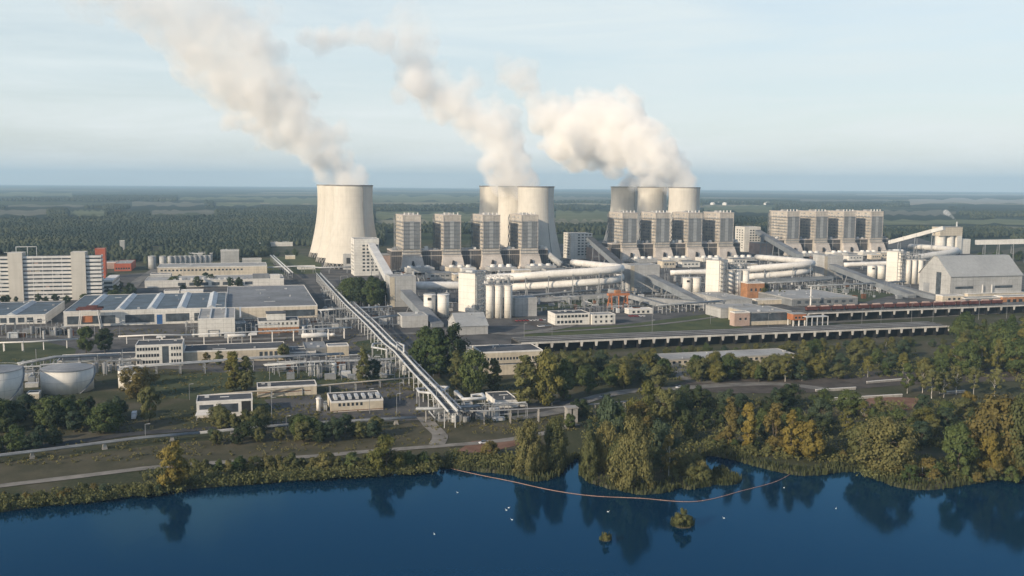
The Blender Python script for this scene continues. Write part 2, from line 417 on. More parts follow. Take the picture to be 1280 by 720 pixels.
tag(g.build('ground', 'plain'), kind='structure')
wm = Mb(); wm.add([(-FAR, -6000, WATER_Z), (FAR, -6000, WATER_Z), (FAR, 900, WATER_Z), (-FAR, 900, WATER_Z)], [(0, 1, 2, 3)])
tag(wm.build('water', 'lake_water'), kind='structure')

LAYER = [0.03]
def sheet(name, pts, m, z=None, px=True):
    P = [G(x, y) if px else Vector((x, y, 0)) for x, y in pts]
    z = z or LAYER[0]; LAYER[0] += 0.012
    b = Mb(); b.add([(p.x, p.y, z) for p in P], [t if (P[t[1]]-P[t[0]]).cross(P[t[2]]-P[t[0]]).z > 0 else (t[0], t[2], t[1]) for t in tessellate_polygon([P])])
    return tag(b.build(name, m), kind='structure')
def strip(name, pts, width, m, kerb=False):
    P = smooth_line([G(x, y) for x, y in pts], 5); z = LAYER[0]; LAYER[0] += 0.012
    b = Mb(); L, Rr = [], []
    for i, p in enumerate(P):
        t = (P[min(i+1, len(P)-1)] - P[max(i-1, 0)]).normalized(); s = Vector((-t.y, t.x, 0)) * (width / 2) * (1 + random.uniform(-.06, .06))
        L.append(p + s); Rr.append(p - s)
    n = len(P)
    b.add([(p.x, p.y, z) for p in L + Rr], [(i + n, i + n + 1, i + 1, i) for i in range(n - 1)])
    return tag(b.build(name, m), kind='structure')

# works area, lawns, bare ground
sheet('yard', [(-60, 452), (-40, 378), (60, 350), (330, 330), (480, 322), (760, 300), (1130, 292), (1215, 318), (1290, 345), (1330, 372), (1000, 408), (650, 440), (500, 455), (480, 500), (400, 478), (240, 462)], 'yard_grey')
sheet('lawn', [(-60, 440), (-60, 424), (60, 428), (95, 436), (90, 458), (-60, 462)], 'grass_dark')
sheet('lawn', [(655, 427), (655, 413), (780, 406), (880, 393), (915, 398), (930, 412), (900, 417)], 'lawn_green')
sheet('lawn', [(300, 345), (320, 325), (378, 318), (402, 330), (400, 342)], 'lawn_green')
sheet('lawn', [(600, 385), (660, 383), (740, 372), (775, 378), (690, 388)], 'grass_dark')
sheet('lawn', [(180, 495), (180, 470), (260, 466), (440, 462), (520, 468), (500, 478), (320, 482), (246, 500)], 'grass_dark')
sheet('lawn', [(300, 512), (310, 497), (400, 490), (395, 505)], 'grass_dark')
sheet('meadow', [(-60, 612), (-60, 585), (80, 571), (200, 556), (330, 545), (440, 540), (540, 532), (700, 525), (700, 548), (560, 560), (380, 570), (200, 582)], 'meadow')
sheet('yard', [(400, 516), (470, 480), (510, 478), (545, 512), (660, 506), (700, 500), (705, 512), (560, 524), (400, 530)], 'yard_grey')
sheet('yard', [(330, 500), (400, 493), (415, 517), (350, 520)], 'yard_grey')
sheet('bare_ground', [(-60, 424), (-60, 414), (60, 412), (240, 424), (330, 421), (440, 414), (440, 422), (330, 432), (240, 430), (60, 420)], 'ballast')
sheet('bare_ground', [(640, 402), (640, 396), (700, 408), (690, 412)], 'ballast')
sheet('lawn', [(935, 372), (990, 362), (1060, 360), (1120, 368), (1080, 378), (985, 376)], 'grass_dark')
sheet('lawn', [(440, 428), (470, 424), (500, 452), (480, 456)], 'grass_dark')
sheet('bare_ground', [(560, 572), (590, 552), (640, 548), (650, 556), (610, 566)], 'red_soil')
sheet('bare_ground', [(1060, 512), (1090, 496), (1150, 498), (1140, 512), (1080, 522)], 'red_soil')
sheet('bare_ground', [(840, 482), (900, 466), (1000, 470), (1140, 462), (1290, 456), (1290, 476), (1150, 480), (1000, 492), (900, 492)], 'ballast')
sheet('grass_slope', [(880, 384), (960, 388), (1040, 396), (1010, 404), (930, 408)], 'meadow')
sheet('meadow', [(1215, 320), (1300, 305), (1300, 316), (1250, 330)], 'meadow')
strip('road', [(-60, 568), (0, 562), (80, 555), (165, 543), (250, 537), (330, 531), (440, 524), (540, 518), (640, 512), (700, 505), (760, 494)], 7, 'asphalt')
strip('path', [(-60, 616), (0, 608), (100, 596), (200, 584), (300, 577), (390, 571), (470, 564), (550, 558), (620, 552), (680, 542), (720, 530)], 5, 'gravel_path')
strip('path', [(545, 557), (550, 545), (538, 532), (530, 522)], 7, 'gravel_path')
strip('road', [(640, 524), (700, 514), (735, 500), (770, 492), (800, 488), (840, 486), (960, 480), (1040, 488)], 9, 'road_pale')
strip('road', [(843, 450), (850, 462), (862, 474), (900, 478)], 12, 'road_pale')
strip('road', [(1000, 405), (1100, 400), (1300, 389)], 5, 'road_pale')
strip('road', [(165, 360), (172, 352), (190, 340), (200, 333)], 12, 'road_pale')
strip('road', [(-60, 426), (40, 421), (160, 424), (240, 427), (330, 424), (420, 420), (520, 417)], 9, 'road_pale')
strip('road', [(655, 417), (760, 411), (830, 405), (900, 396)], 5, 'road_pale')
strip('road', [(395, 430), (440, 415), (400, 380), (372, 350), (345, 330)], 10, 'asphalt')
strip('road', [(590, 412), (640, 418), (700, 410), (720, 404)], 10, 'road_pale')

# far fields between the woods, and the pale open-cast mine
flat_mat('field_straw', (0.095, 0.095, 0.068), (0.16, 0.15, 0.105), 0.012)
flat_mat('field_green', (0.085, 0.10, 0.045), (0.15, 0.16, 0.075), 0.004)
flat_mat('mine_sand', (0.20, 0.185, 0.145), (0.33, 0.30, 0.24), 0.006)
FIELDS = [('field', 10, 255.5, 105, 259, 'field_straw'), ('field', -60, 262, 58, 270, 'field_straw'), ('field', 88, 262, 130, 270, 'field_green'),
          ('field', 165, 252, 255, 258, 'field_straw'), ('field', 225, 246, 330, 250, 'field_green'), ('field', 270, 253, 325, 258, 'field_green'), ('field', 190, 262, 268, 268, 'field_straw'), ('field', -60, 240, 90, 246, 'field_green'), ('field', 330, 247, 400, 256, 'field_green'),
          ('field', 466, 243, 600, 254, 'field_green'), ('field', 470, 264, 602, 277, 'field_green'), ('field', 695, 263, 766, 277, 'field_green'), ('field', 690, 245, 760, 250, 'field_straw'),
          ('field', 880, 256, 965, 266, 'field_green'), ('field', 1104, 263, 1195, 270, 'field_straw'), ('field', 1100, 274, 1300, 281, 'field_green'), ('field', 1000, 249, 1110, 252, 'field_straw'),
          ('open_mine', 1136, 247, 1330, 256, 'mine_sand'), ('open_mine', 1070, 242, 1330, 244.5, 'mine_sand')]
for nm, x0, y0, x1, y1, m in FIELDS:
    n_ = 14; e_ = lambda i, y, s: (x0 + (x1 - x0) * i / n_, y + s * random.uniform(-.1, .38) * (y1 - y0) + (x0 + (x1 - x0) * i / n_ - 640) * 0.0)
    sheet(nm, [e_(i, y1, -1) for i in range(n_ + 1)] + [e_(i, y0, 1) for i in range(n_, -1, -1)], m)

# ------------------------------------------------------------------ buildings
WIN = {}
ROOF = {}
def window_mesh(w, h, m, face):
    k = (round(w, 2), round(h, 2), m, face)
    if k not in WIN:
        b = Mb()
        if face == 'f': b.box(0, -0.05, 0, w, 0.1, h).box(-0.06, -0.12, -0.18, w + 0.06, -0.055, -0.02, 1)
        else:
            s = 1 if face == 'r' else -1
            b.box(min(0.05*s, -0.1*s), 0, 0, max(0.05*s, -0.1*s), w, h).box(min(0.055*s, 0.12*s), -0.06, -0.18, max(0.055*s, 0.12*s), w + 0.06, -0.02, 1)
        WIN[k] = b.mesh('window', [m, 'white_paint'])
    return WIN[k]
def windows(t, w, d, wins):
    for face, n, z0, z1, a, e, fill, *rest in wins:
        m, nm = (rest + ['glass_dark', 'window'])[:2] if len(rest) < 2 else rest
        if len(rest) == 1: nm = 'window'
        L = w if face == 'f' else d
        step = (e - a) * L / n
        for i in range(n):
            s = a * L + step * (i + (1 - fill) / 2)
            me = window_mesh(step * fill, z1 - z0, m, face)
            loc = (s, 0, z0) if face == 'f' else ((w if face == 'r' else 0), s, z0)
            part(nm, me, t, loc)
def building(name, label, x0, yb, x1, top=None, h=None, back=None, d=None, wall='white_panel', roof='roof_dark', trim='white_paint',
             wins=(), cat='building', group=None, style='flat', z=0.0, base=None, ridge=3.0):
    A = G(x0, yb, z); w = wid(A, x1)
    h = h or hgt(A, top); d = d or dep(A, h, back)
    t = thing(name, label, cat, A, TH, group)
    b = Mb()
    if base: b.box(0.0, 0.0, 0, w, d, base[0], 1).box(-0.05, -0.05, base[0] + 0.01, w + 0.05, d + 0.05, h)
    elif style == 'gable': b.prismx([(0, 0), (d, 0), (d, h), (d / 2, h + ridge), (0, h)], 0, w)
    else: b.box(0, 0, 0, w, d, h)
    b.build('wall', [wall] + ([base[1]] if base else []), t)
    r = Mb()
    if style == 'flat':
        r.box(0.4, 0.4, h + 0.01, w - 0.4, d - 0.4, h + 0.12)
        e = 0.10
        r.box(-e, -e, h - 0.5, w + e, 0.35, h + 0.45, 1).box(-e, d - 0.35, h - 0.5, w + e, d + e, h + 0.45, 1)
        r.box(-e, 0.36, h - 0.5, 0.35, d - 0.36, h + 0.45, 1).box(w - 0.35, 0.36, h - 0.5, w + e, d - 0.36, h + 0.45, 1)
    elif style == 'slab':
        r.box(-0.5, -0.7, h + 0.01, w + 0.5, d + 0.5, h + 0.5).box(-0.55, -0.76, h + 0.05, w + 0.55, -0.71, h + 0.46, 1)
    elif style == 'gable':
        o = 0.6
        for s0, s1 in ((-o, d / 2), (d + o, d / 2)):
            za = h - o * ridge / (d / 2) + 0.03
            p = [(-o, s0, za), (w + o, s0, za), (w + o, s1, h + ridge + 0.03), (-o, s1, h + ridge + 0.03)]
            if s0 > s1: p = p[::-1]
            r.hexa(p, [(x, y, q + 0.3) for x, y, q in p])
    ROOF[t.name] = r.build('roof', [roof, trim], t)
    windows(t, w, d, wins)
    return t, w, d, h
def roof_box(t, x, y, z, w, d, h, m='light_grey', nm='roof_unit'):
    return Mb().box(x, y, z, x + w, y + d, z + h).build(nm, m, ROOF.get(t.name, t))

# ---- cooling towers
def cooling_tower(label, cx, d, top_px=None, gate=False):
    c = W(cx, 231, d); c.z = 0
    t = thing('cooling_tower', label, 'cooling tower', c, 0, 'cooling towers of the power station')
    HT, RB, RT, ZT = 113.0, 39.5, 27.0, 92.0
    RN = 26.4
    prof = []
    for i in range(25):
        z = 7 + (HT - 7) * i / 24
        a = (ZT - z) / ((ZT - 7) / math.sqrt((RB / RN) ** 2 - 1)) if z < ZT else (z - ZT) / ((HT - ZT) / math.sqrt((RT / RN) ** 2 - 1))
        prof.append((RN * math.sqrt(1 + a * a), z))
    inner = [(r - 0.7, z) for r, z in reversed(prof)]
    s = Mb(); s.lathe(prof + inner, n=72, cap0=False, cap1=False)
    sh_ = s.build('shell', 'tower_concrete', t, smooth=True)
    rim = Mb(); rim.lathe([(RT - 0.8, HT - 1.4), (RT + 0.5, HT - 1.4), (RT + 0.5, HT + 0.15), (RT - 0.8, HT + 0.15)], n=72, cap0=False, cap1=False)
    rim.build('rim', 'rim_concrete', sh_)
    lg = Mb(); n = 36
    for i in range(n):
        a, b, c2 = (2 * math.pi * (i + k) / n for k in (0, .5, 1))
        q = (RB * math.cos(b), RB * math.sin(b), 7.4)
        for e in (a, c2): lg.beam(((RB + 1.6) * math.cos(e), (RB + 1.6) * math.sin(e), 0), q, 0.9, 0.9)
    lg.build('support_columns', 'concrete', t)
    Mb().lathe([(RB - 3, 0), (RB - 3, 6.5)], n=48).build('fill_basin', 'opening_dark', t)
    # ladder line down the shell
    ang = R(-90 + 38)
    ld = Mb()
    for (r0, z0), (r1, z1) in zip(prof[:-1], prof[1:]):
        ld.beam(((r0 + .2) * math.cos(ang), (r0 + .2) * math.sin(ang), z0), ((r1 + .2) * math.cos(ang), (r1 + .2) * math.sin(ang), z1), 0.8, 0.8)
    ld.build('ladder', 'rim_concrete', sh_)
    if gate:
        g = Mb(); g.box(-7, -RB - 5, 0, 7, -RB + 8, 21); dh = g.build('duct_house', 'light_grey', t)
        Mb().box(-2.6, -RB - 5.1, 8, 2.6, -RB - 4.9, 16).build('duct_opening', 'opening_dark', dh)
    return t
cooling_tower('pale cooling tower standing in front of the two others in the left trio', 441.3, 1330, gate=True)
cooling_tower('cooling tower half hidden behind the foremost one of the left trio', 429.0, 1425)
cooling_tower('rearmost cooling tower of the left trio, at the edge of the dark forest', 418, 1520)
cooling_tower('large bright cooling tower on the right of the middle trio, behind the boiler towers', 670, 1425)
cooling_tower('cooling tower in the centre of the middle trio, squeezed between its two neighbours', 644, 1520)
cooling_tower('rearmost greyish cooling tower on the left of the middle trio', 619.5, 1615)
cooling_tower('rightmost cooling tower of all, right of the third trio under the broad plume', 855.7, 1670)
cooling_tower('cooling tower in the centre of the third trio, steam spilling over its rim', 815.5, 1780)
cooling_tower('rearmost cooling tower on the left of the third trio, veiled by steam', 781, 1890)

# ---- boiler towers and bunker halls
BW, BD, BH, BP = 25.0, 56.0, 73.0, 54.9
def boiler_proto():
    t = thing('boiler_tower', 'boiler tower', 'boiler tower')
    b = Mb(); b.box(0, 0, 0, BW, BD, BH)
    body = b.build('body', 'beige_steel', t)
    r = Mb(); r.box(-0.3, -0.3, BH + 0.01, BW + 0.3, BD + 0.3, BH + 0.9).box(-0.25, -0.25, BH - 6.5, BW + 0.25, -0.02, BH - 5.8)
    r.box(0.4, -0.6, 27, 1.4, -0.05, BH - 1).box(BW - 1.4, -0.6, 27, BW - 0.4, -0.05, BH - 1)
    rf = r.build('roof', 'beige_belt', t)
    p = Mb(); p.box(1.8, -0.35, 28, BW - 1.8, -0.01, BH - 8)
    for i in range(5): p.box(1.8 + (BW - 3.6) * i / 4 - 0.2, -0.55, 28, 1.8 + (BW - 3.6) * i / 4 + 0.2, -0.36, BH - 8, 1)
    p.box(9.8, -0.6, 28.2, 15.2, -0.37, BH - 7.2, 2)
    p.build('front_cladding', ['grey_cladding', 'steel_grey', 'hall_grey'], t)
    for i in range(8):
        z = 28.5 + i * 5.0
        g = Mb(); g.box(-1.6, -1.1, z, BW + 0.4, -0.62, z + 0.35).box(-1.6, -0.6, z, -0.02, BD - 1, z + 0.35)
        g.box(-1.6, -1.1, z + 1.2, -1.5, BD - 1, z + 1.35).box(-1.6, -1.15, z + 1.2, BW + 0.4, -1.05, z + 1.35)
        g.build('gallery', 'steel_grey', t)
    for i in range(9):
        z = 27 + i * 5.0
        for y0, y1 in ((3, 9), (12, 19), (22, 28), (31, 37), (40, 45)):
            if random.random() < 0.75:
                part('louvre', window_mesh(y1 - y0 - random.choice((0, 1.5)), 2.2, 'steel_grey', 'l'), body, (-0.01, y0, z + 1.6))
    s = Mb(); s.box(-0.8, -0.9, 24.5, BW + 0.8, -0.02, 25.4).box(-0.8, -0.9, 20.5, BW + 0.8, -0.02, 21.3).box(-0.8, -0.85, 25.41, -0.02, BD, 25.9)
    s.build('belt', 'steel_grey', t)
    k = Mb(); k.hexa([(-4.5, -12, 0), (BW + 4.5, -12, 0), (BW + 4.5, -0.05, 0), (-4.5, -0.05, 0)], [(-4.5, -12, 3.0), (BW + 4.5, -12, 3.0), (BW + 4.5, -0.05, 3.0), (-4.5, -0.05, 3.0)])
    k.hexa([(-3, -10.5, 3.01), (BW + 3, -10.5, 3.01), (BW + 3, -0.06, 3.01), (-3, -0.06, 3.01)], [(-1, -5, 17), (BW + 1, -5, 17), (BW + 1, -0.06, 17), (-1, -0.06, 17)])
    k.box(-0.6, -4.5, 17.01, BW + 0.6, -0.06, 20)
    sk = k.build('skirt', 'beige_belt', t)
    o = Mb(); o.prism([(9.6, 5), (15.4, 5), (14.0, 10.5), (13.2, 13), (11.8, 13), (11, 10.5)], -10.2, -6.5).build('duct_opening', 'opening_dark', sk)
    o2 = Mb()
    for i in range(4): o2.cyl(3.5 + i * 6, 4, BH + 0.9, BH + 4.2, 0.8, 1.1, 8)
    for i in range(4): Mb().cyl(3.5 + i * 6, 5, BH + 0.9, BH + 4.0, 0.75, 1.15, 8).build('roof_vent', 'white_paint', rf)
    Mb().box(7, 24, BH + 0.92, 17, 32, BH + 3.2).build('roof_house', 'light_grey', rf)
    st = Mb()                                    # outside stair tower on the left face
    for i in range(11):
        z = 5 + i * 6.2
        st.beam((-2.6, 49 if i % 2 else 54.5, z), (-2.6, 54.5 if i % 2 else 49, min(z + 6.2, BH)), 1.1, 0.4)
    for y in (48.5, 55): st.box(-3.3, y - .15, 0, -3.0, y + .15, BH - 2).box(-2.1, y - .15, 0, -1.8, y + .15, BH - 2)
    st.build('stair', 'steel_grey', t)
    return t
proto = boiler_proto()
first = [True]
ORD = ['first', 'second', 'third', 'last']
def boiler_group(A, gl, n0):
    for i in range(4):
        lab = f'{["leftmost", "second from left", "third from left", "rightmost"][i]} beige boiler tower of the {gl} four, grey grid front'
        loc = A + U * (BP * i)
        if first[0]:
            proto.location = loc; proto.rotation_euler.z = TH; proto['label'] = lab; proto['group'] = 'boiler towers of the power station'; first[0] = False
        else: dup(proto, loc, TH, lab)
    t = thing('bunker_hall', f'long dark ribbed bunker hall running between the {gl} four boiler towers', 'hall', A + U * -14 + V * 6, TH, 'bunker halls of the power station')
    L, D, H = BP * 3 + BW + 30, 42.0, 25.0
    b = Mb(); bounds = [0]
    for i in range(4): bounds += [14 + BP * i - 0.05, 14 + BP * i + BW + 0.05]
    bounds.append(L)
    for a, c in zip(bounds[0::2], bounds[1::2]): b.box(a, 0, 0, c, D, H)
    b.build('wall', 'dark_ribs', t)
    c = Mb()
    for a, e in zip(bounds[0::2], bounds[1::2]): c.box(a, -0.5, H + 0.01, e, D, H + 1.6).box(a, -0.4, H - 6.5, e, -0.02, H - 5.8)
    ROOF[t.name] = c.build('roof', 'beige_belt', t)
    for a, e in zip(bounds[0::2], bounds[1::2]):
        for k in range(4):
            x = a + (e - a) * random.uniform(.05, .7); hh = random.uniform(1.5, 5)
            roof_box(t, x, random.uniform(0.5, 6), H + 1.62, random.uniform(2, 5), random.uniform(2, 5), hh, random.choice(['white_paint', 'light_grey', 'steel_grey']))
        if e - a > 20:
            Mb().box((a + e) / 2 - .5, -0.35, 2, (a + e) / 2 + .5, -0.02, H - 1).build('downpipe', 'concrete', t)
    e = Mb(); e.box(-26, 12, 0, -0.05, 46, 19).build('end_wing', 'pink_wall', t)
    Mb().box(-26.4, 11.6, 19.01, 0, 46.4, 19.8).build('end_wing_roof', 'roof_pale', t)
A1 = G(503.5, 338); A2 = G(777, 326.2); A3 = G(982, 319)
boiler_group(A1, 'left', 0); boiler_group(A2, 'middle', 4); boiler_group(A3, 'right', 8)

# ---- inclined and level galleries (closed conveyor bridges)
def gallery(name, label, p, q, w, h, m='gallery_grey', roof='roof_grey', legs=3, cat='conveyor', group='closed conveyor bridges', leg_m='steel_grey'):
    p, q = Vector(p), Vector(q)
    t = thing(name, label, cat, (p.x, p.y, 0), 0, group)
    o = Vector((p.x, p.y, 0)); a, c = p - o, q - o
    Mb().beam(a, c, w, h).build('tunnel', m, t)
    up = Vector((0, 0, h / 2 + 0.12))
    Mb().beam(a + up, c + up, w + 0.5, 0.22).build('roof', roof, t)
    for i in range(legs):
        f = (i + 0.6) / (legs + 0.2); s = a.lerp(c, f)
        hz = s.z - h / 2
        if hz < 3: continue
        side = Vector((-(c - a).y, (c - a).x, 0)).normalized() * (w / 2)
        l = Mb()
        for e in (-1, 1): l.beam((s.x + side.x * e * 1.3, s.y + side.y * e * 1.3, 0), (s.x + side.x * e * .8, s.y + side.y * e * .8, hz - .05), 0.9, 0.9)
        l.beam((s.x + side.x, s.y + side.y, hz * .5), (s.x - side.x, s.y - side.y, hz * .5), 0.5, 0.5)
        l.build('trestle', leg_m, t)
    return t

# ---- bunker annexes with window grids, and the coal conveyors that climb to them
for i, (x0, yb, x1, top, d, side) in enumerate(((443, 345, 474, 299, 34, 'left'), (713, 324, 740, 292, 34, 'middle'), (930, 315, 950, 284, 34, 'right'))):
    pos = ['by the foremost left cooling tower', 'right of the middle cooling towers', 'left of the right boiler towers'][i]
    wins = [('f', 4, 6 + k * 4.4, 8.2 + k * 4.4, 0.30, 0.98, 0.6) for k in range(8)] + [('l', 3, 6 + k * 4.4, 8.2 + k * 4.4, 0.1, 0.9, 0.4) for k in range(8)]
    building('coal_annex', f'white block with rows of small dark windows {pos}', x0, yb, x1, top=top, d=d, wall='white_panel', roof='roof_pale', wins=wins, group='windowed annexes at the conveyor heads')
gallery('conveyor_bridge', 'white inclined conveyor climbing to the windowed block by the foremost left cooling tower', W(464, 307, 1200), W(487, 349, 925), 8, 7, 'gallery_white', 'white_paint', 2)
gallery('conveyor_bridge', 'grey conveyor sloping down from the grey corner tower to the low coal sheds', W(507, 367, 892), W(547, 410, 768), 10, 7, 'gallery_grey', 'roof_grey', 2)
gallery('conveyor_bridge', 'dark inclined conveyor climbing to the windowed block by the middle boiler towers', W(737, 299, 1440), W(790, 345, 1062), 9, 7, 'gallery_grey', 'roof_dark', 3)
gallery('conveyor_bridge', 'long grey conveyor sloping down from the middle corner tower past the orange gantry', W(813, 347, 1035), W(902, 392, 872), 9, 6, 'gallery_grey', 'roof_grey', 5)
gallery('conveyor_bridge', 'inclined conveyor climbing to the windowed block left of the right boiler towers', W(947, 290, 1690), W(1000, 321, 1300), 9, 7, 'gallery_grey', 'roof_grey', 3)
gallery('conveyor_bridge', 'long grey conveyor sloping down from the right corner tower towards the grey coal store', W(1040, 333, 1214), W(1140, 371, 1000), 9, 6, 'gallery_grey', 'roof_grey', 6)
gallery('conveyor_bridge', 'low grey conveyor in front of the right silo bank, ending at the grey coal store', W(1098, 353, 1090), W(1172, 373, 985), 7, 5, 'gallery_grey', 'roof_grey', 5)
gallery('conveyor_bridge', 'level lattice conveyor bridge left of the orange gantry', W(640, 377, 940), W(766, 369, 945), 5, 4, 'steel_grey', 'roof_grey', 6)
gallery('conveyor_bridge', 'sloping lattice conveyor bridge behind the orange gantry', W(762, 363, 960), W(829, 382, 905), 5, 4, 'steel_grey', 'roof_grey', 4)
gallery('conveyor_bridge', 'level conveyor bridge on tall posts right of the orange gantry', W(806, 374, 930), W(905, 381, 890), 5, 4, 'steel_grey', 'roof_grey', 7)
gallery('conveyor_bridge', 'level grey conveyor bridge in front of the middle ducts', W(945, 352, 1090), W(1040, 348, 1120), 5, 5, 'gallery_grey', 'roof_grey', 5)
gallery('conveyor_bridge', 'white conveyor rising to the white silo house far on the right', W(1112, 303, 1640), W(1180, 285, 1560), 7, 6, 'gallery_white', 'white_paint', 3)
gallery('conveyor_bridge', 'white level conveyor running out of the frame beyond the silo house on the right', W(1220, 303, 1500), W(1330, 301, 1490), 8, 7, 'gallery_white', 'white_paint', 6)

# ---- corner towers
for i, (x0, yb, x1, top, d) in enumerate(((488, 384, 520, 346, 24), (788, 366, 824, 332, 26), (1030, 348, 1053, 320, 26))):
    side = ['between the white and the grey conveyor on the left', 'where the two dark conveyors meet in the middle', 'at the head of the long conveyor on the right'][i]
    t, w, d, h = building('transfer_tower', f'windowless grey corner tower {side}', x0, yb, x1, top=top, d=d, wall='light_grey', roof='roof_pale', trim='light_grey', group='conveyor transfer towers')
    Mb().box(-.3, -.3, 0, 4.2, -.02, h - .6).build('corner_strip', 'cream_plain', t)

# ---- absorber towers, silo banks, twin silos, stair towers
def silo(name, label, px, yb, top, wpx, group, m='silo_white', cone=1.5, door=False, band=True):
    c = G(px, yb); r = wpx / 2 * c.y / F; h = hgt(c, top) - cone; c = Vector((c.x * (1 + r / c.y), c.y + r, 0))
    t = thing(name, label, 'silo', c, 0, group)
    b = Mb(); b.lathe([(r, 0), (r, h)], n=32); sl = b.build('shell', m, t, smooth=False)
    for p in sl.data.polygons: p.use_smooth = len(p.vertices) == 4
    rf = Mb().lathe([(r + .25, h + .02), (r + .25, h + .5), (r * .25, h + cone)], n=32).build('roof', 'white_paint' if m == 'silo_white' else m, t)
    k = Mb()
    for i in range(20):
        a, e = 2 * math.pi * i / 20, 2 * math.pi * (i + 1) / 20
        k.beam(((r-.2) * math.cos(a), (r-.2) * math.sin(a), h + 1.4), ((r-.2) * math.cos(e), (r-.2) * math.sin(e), h + 1.4), .12, .12)
    k.build('railing', 'steel_pale', rf)
    l = Mb(); a = R(-60); l.beam(((r + .3) * math.cos(a), (r + .3) * math.sin(a), 0), ((r + .3) * math.cos(a), (r + .3) * math.sin(a), h), .7, .35); l.build('ladder', 'steel_grey', sl)
    if door: Mb().box(-1.2, -r - .25, h * .78, 1.6, -r + .5, h * .9).build('hatch', 'opening_dark', sl)
    return t, r, h
def lattice(name, label, px0, yb, px1, top, d, group, stairs=True, cat='stair tower', m='steel_grey'):
    A = G(px0, yb); w = wid(A, px1); h = hgt(A, top)
    t = thing(name, label, cat, A, TH, group)
    b = Mb(); nlev = max(2, int(h / 4))
    for x in (0, w):
        for y in (0, d): b.beam((x, y, 0), (x, y, h), .5, .5)
    b.build('frame', m, t)
    for k in range(1, nlev + 1):
        z = h * k / nlev; p = Mb().box(-.3, -.3, z, w + .3, d + .3, z + .25)
        p.box(-.3, -.34, z + 1.1, w + .3, -.24, z + 1.25)
        p.build('platform', m, t)
    if stairs:
        s = Mb()
        for k in range(nlev):
            z0, z1 = h * k / nlev, h * (k + 1) / nlev
            s.beam((0.5 if k % 2 else w - .5, d * .3, z0), (w - .5 if k % 2 else 0.5, d * .3, z1), 1.0, .3)
            s.beam((0, -.1, z0), (w, -.1, z1), .2, .2)
        s.build('stair', m, t)
    return t
gs = ['left', 'middle', 'right']
def absorber(label, px, yb, top, wp):
    rz = R(-38); A = G(px - wp * .5, yb - 2); sc = A.y / F; a = wp * .80 * sc / math.cos(rz); c = wp * .24 * sc / math.sin(-rz); h = hgt(A, top)
    t = thing('absorber_block', label, 'tower', A, rz, 'tall white blocks')
    w_ = Mb().box(0, 0, 0, a, c + 6, h).build('wall', 'silo_white', t)
    rf = Mb().box(-.25, -.25, h + .01, a + .25, c + 6.25, h + .7).build('roof', 'roof_pale', t)
    Mb().box(a * .3, 3, h + .71, a * .7, c + 3, h + 2.6).build('roof_unit', 'steel_pale', rf)
    Mb().tube([(a + .5, 1.2, 0), (a + .5, 1.2, h - 2)], .45, 8).build('downpipe', 'pipe_white', w_)
    k = Mb()
    for e0, e1 in (((0, 0), (a, 0)), ((a, 0), (a, c + 6))): k.beam((*e0, h + 1.9), (*e1, h + 1.9), .14, .14)
    k.build('railing', 'steel_pale', rf)
for i, (px, yb, top, wp) in enumerate(((586.5, 391, 341, 27), (892, 373, 325, 21.5), (1116.5, 354, 314, 19.5))):
    absorber(f'tall white windowless block beside a steel stair tower, in front of the {gs[i]} boiler towers', px, yb, top, wp)
for i, (a, yb, c, top) in enumerate(((600, 393, 607, 339), (903, 374, 908, 326), (1126.5, 355, 1130.5, 316))):
    lattice('stair_tower', f'bluish steel stair tower between the white block and the {gs[i]} silo bank', a, yb, c, top, 8, 'steel stair towers')
banks = (((612.5, 623, 635), 398, 357, 10.5), ((912, 921.5, 931), 372, 338, 9.0), ((1134, 1141.5, 1149), 355, 325, 7.2))
for i, (xs, yb, top, wp) in enumerate(banks):
    for k, x in enumerate(xs):
        silo('storage_silo', f'{["left", "middle", "right"][k]} silo of the slim bank of three before the {gs[i]} boiler towers', x, yb, top, wp, 'slim white silos in banks of three', cone=.6)
    A = G(xs[0] - wp * .6, yb); w = wid(A, xs[2] + wp * .6); h0 = hgt(A, top) + .8
    t = thing('silo_deck', f'steel machinery deck on top of the {gs[i]} bank of three slim silos', 'platform', A + Z * h0, TH, 'steel decks over silos')
    d = 12.0; b = Mb().box(0, 0, 0, w, d, .4); b.build('deck', 'steel_grey', t)
    fr = Mb(); n = 6
    for q in range(n + 1):
        x = w * q / n
        for y in (0.2, d - .2): fr.beam((x, y, .4), (x, y, 6.5), .3, .3)
        fr.beam((x, .2, 6.5), (x, d - .2, 6.5), .3, .3)
    for z in (3.3, 6.5): fr.beam((0, .2, z), (w, .2, z), .35, .35).beam((0, d - .2, z), (w, d - .2, z), .35, .35)
    fr.build('frame', 'steel_grey', t)
    for q in range(5): Mb().box(w * q / 5 + 1, 3, .42, w * q / 5 + 1 + random.uniform(1.5, 3), 8, random.uniform(2, 5.5)).build('machine', random.choice(['white_paint', 'light_grey', 'steel_grey']), t)
for i, (xs, yb, top, wp) in enumerate((((537, 554), 397, 368, 15), ((858.5, 870), 369, 347, 11.5), ((1089, 1100.5), 349, 332, 10.5))):
    for k, x in enumerate(xs):
        silo('storage_silo', f'{["left", "right"][k]} one of the twin squat white silos in front of the {gs[i]} boiler towers', x, yb, top, wp, 'squat white twin silos', cone=1.0, door=(k == 0))

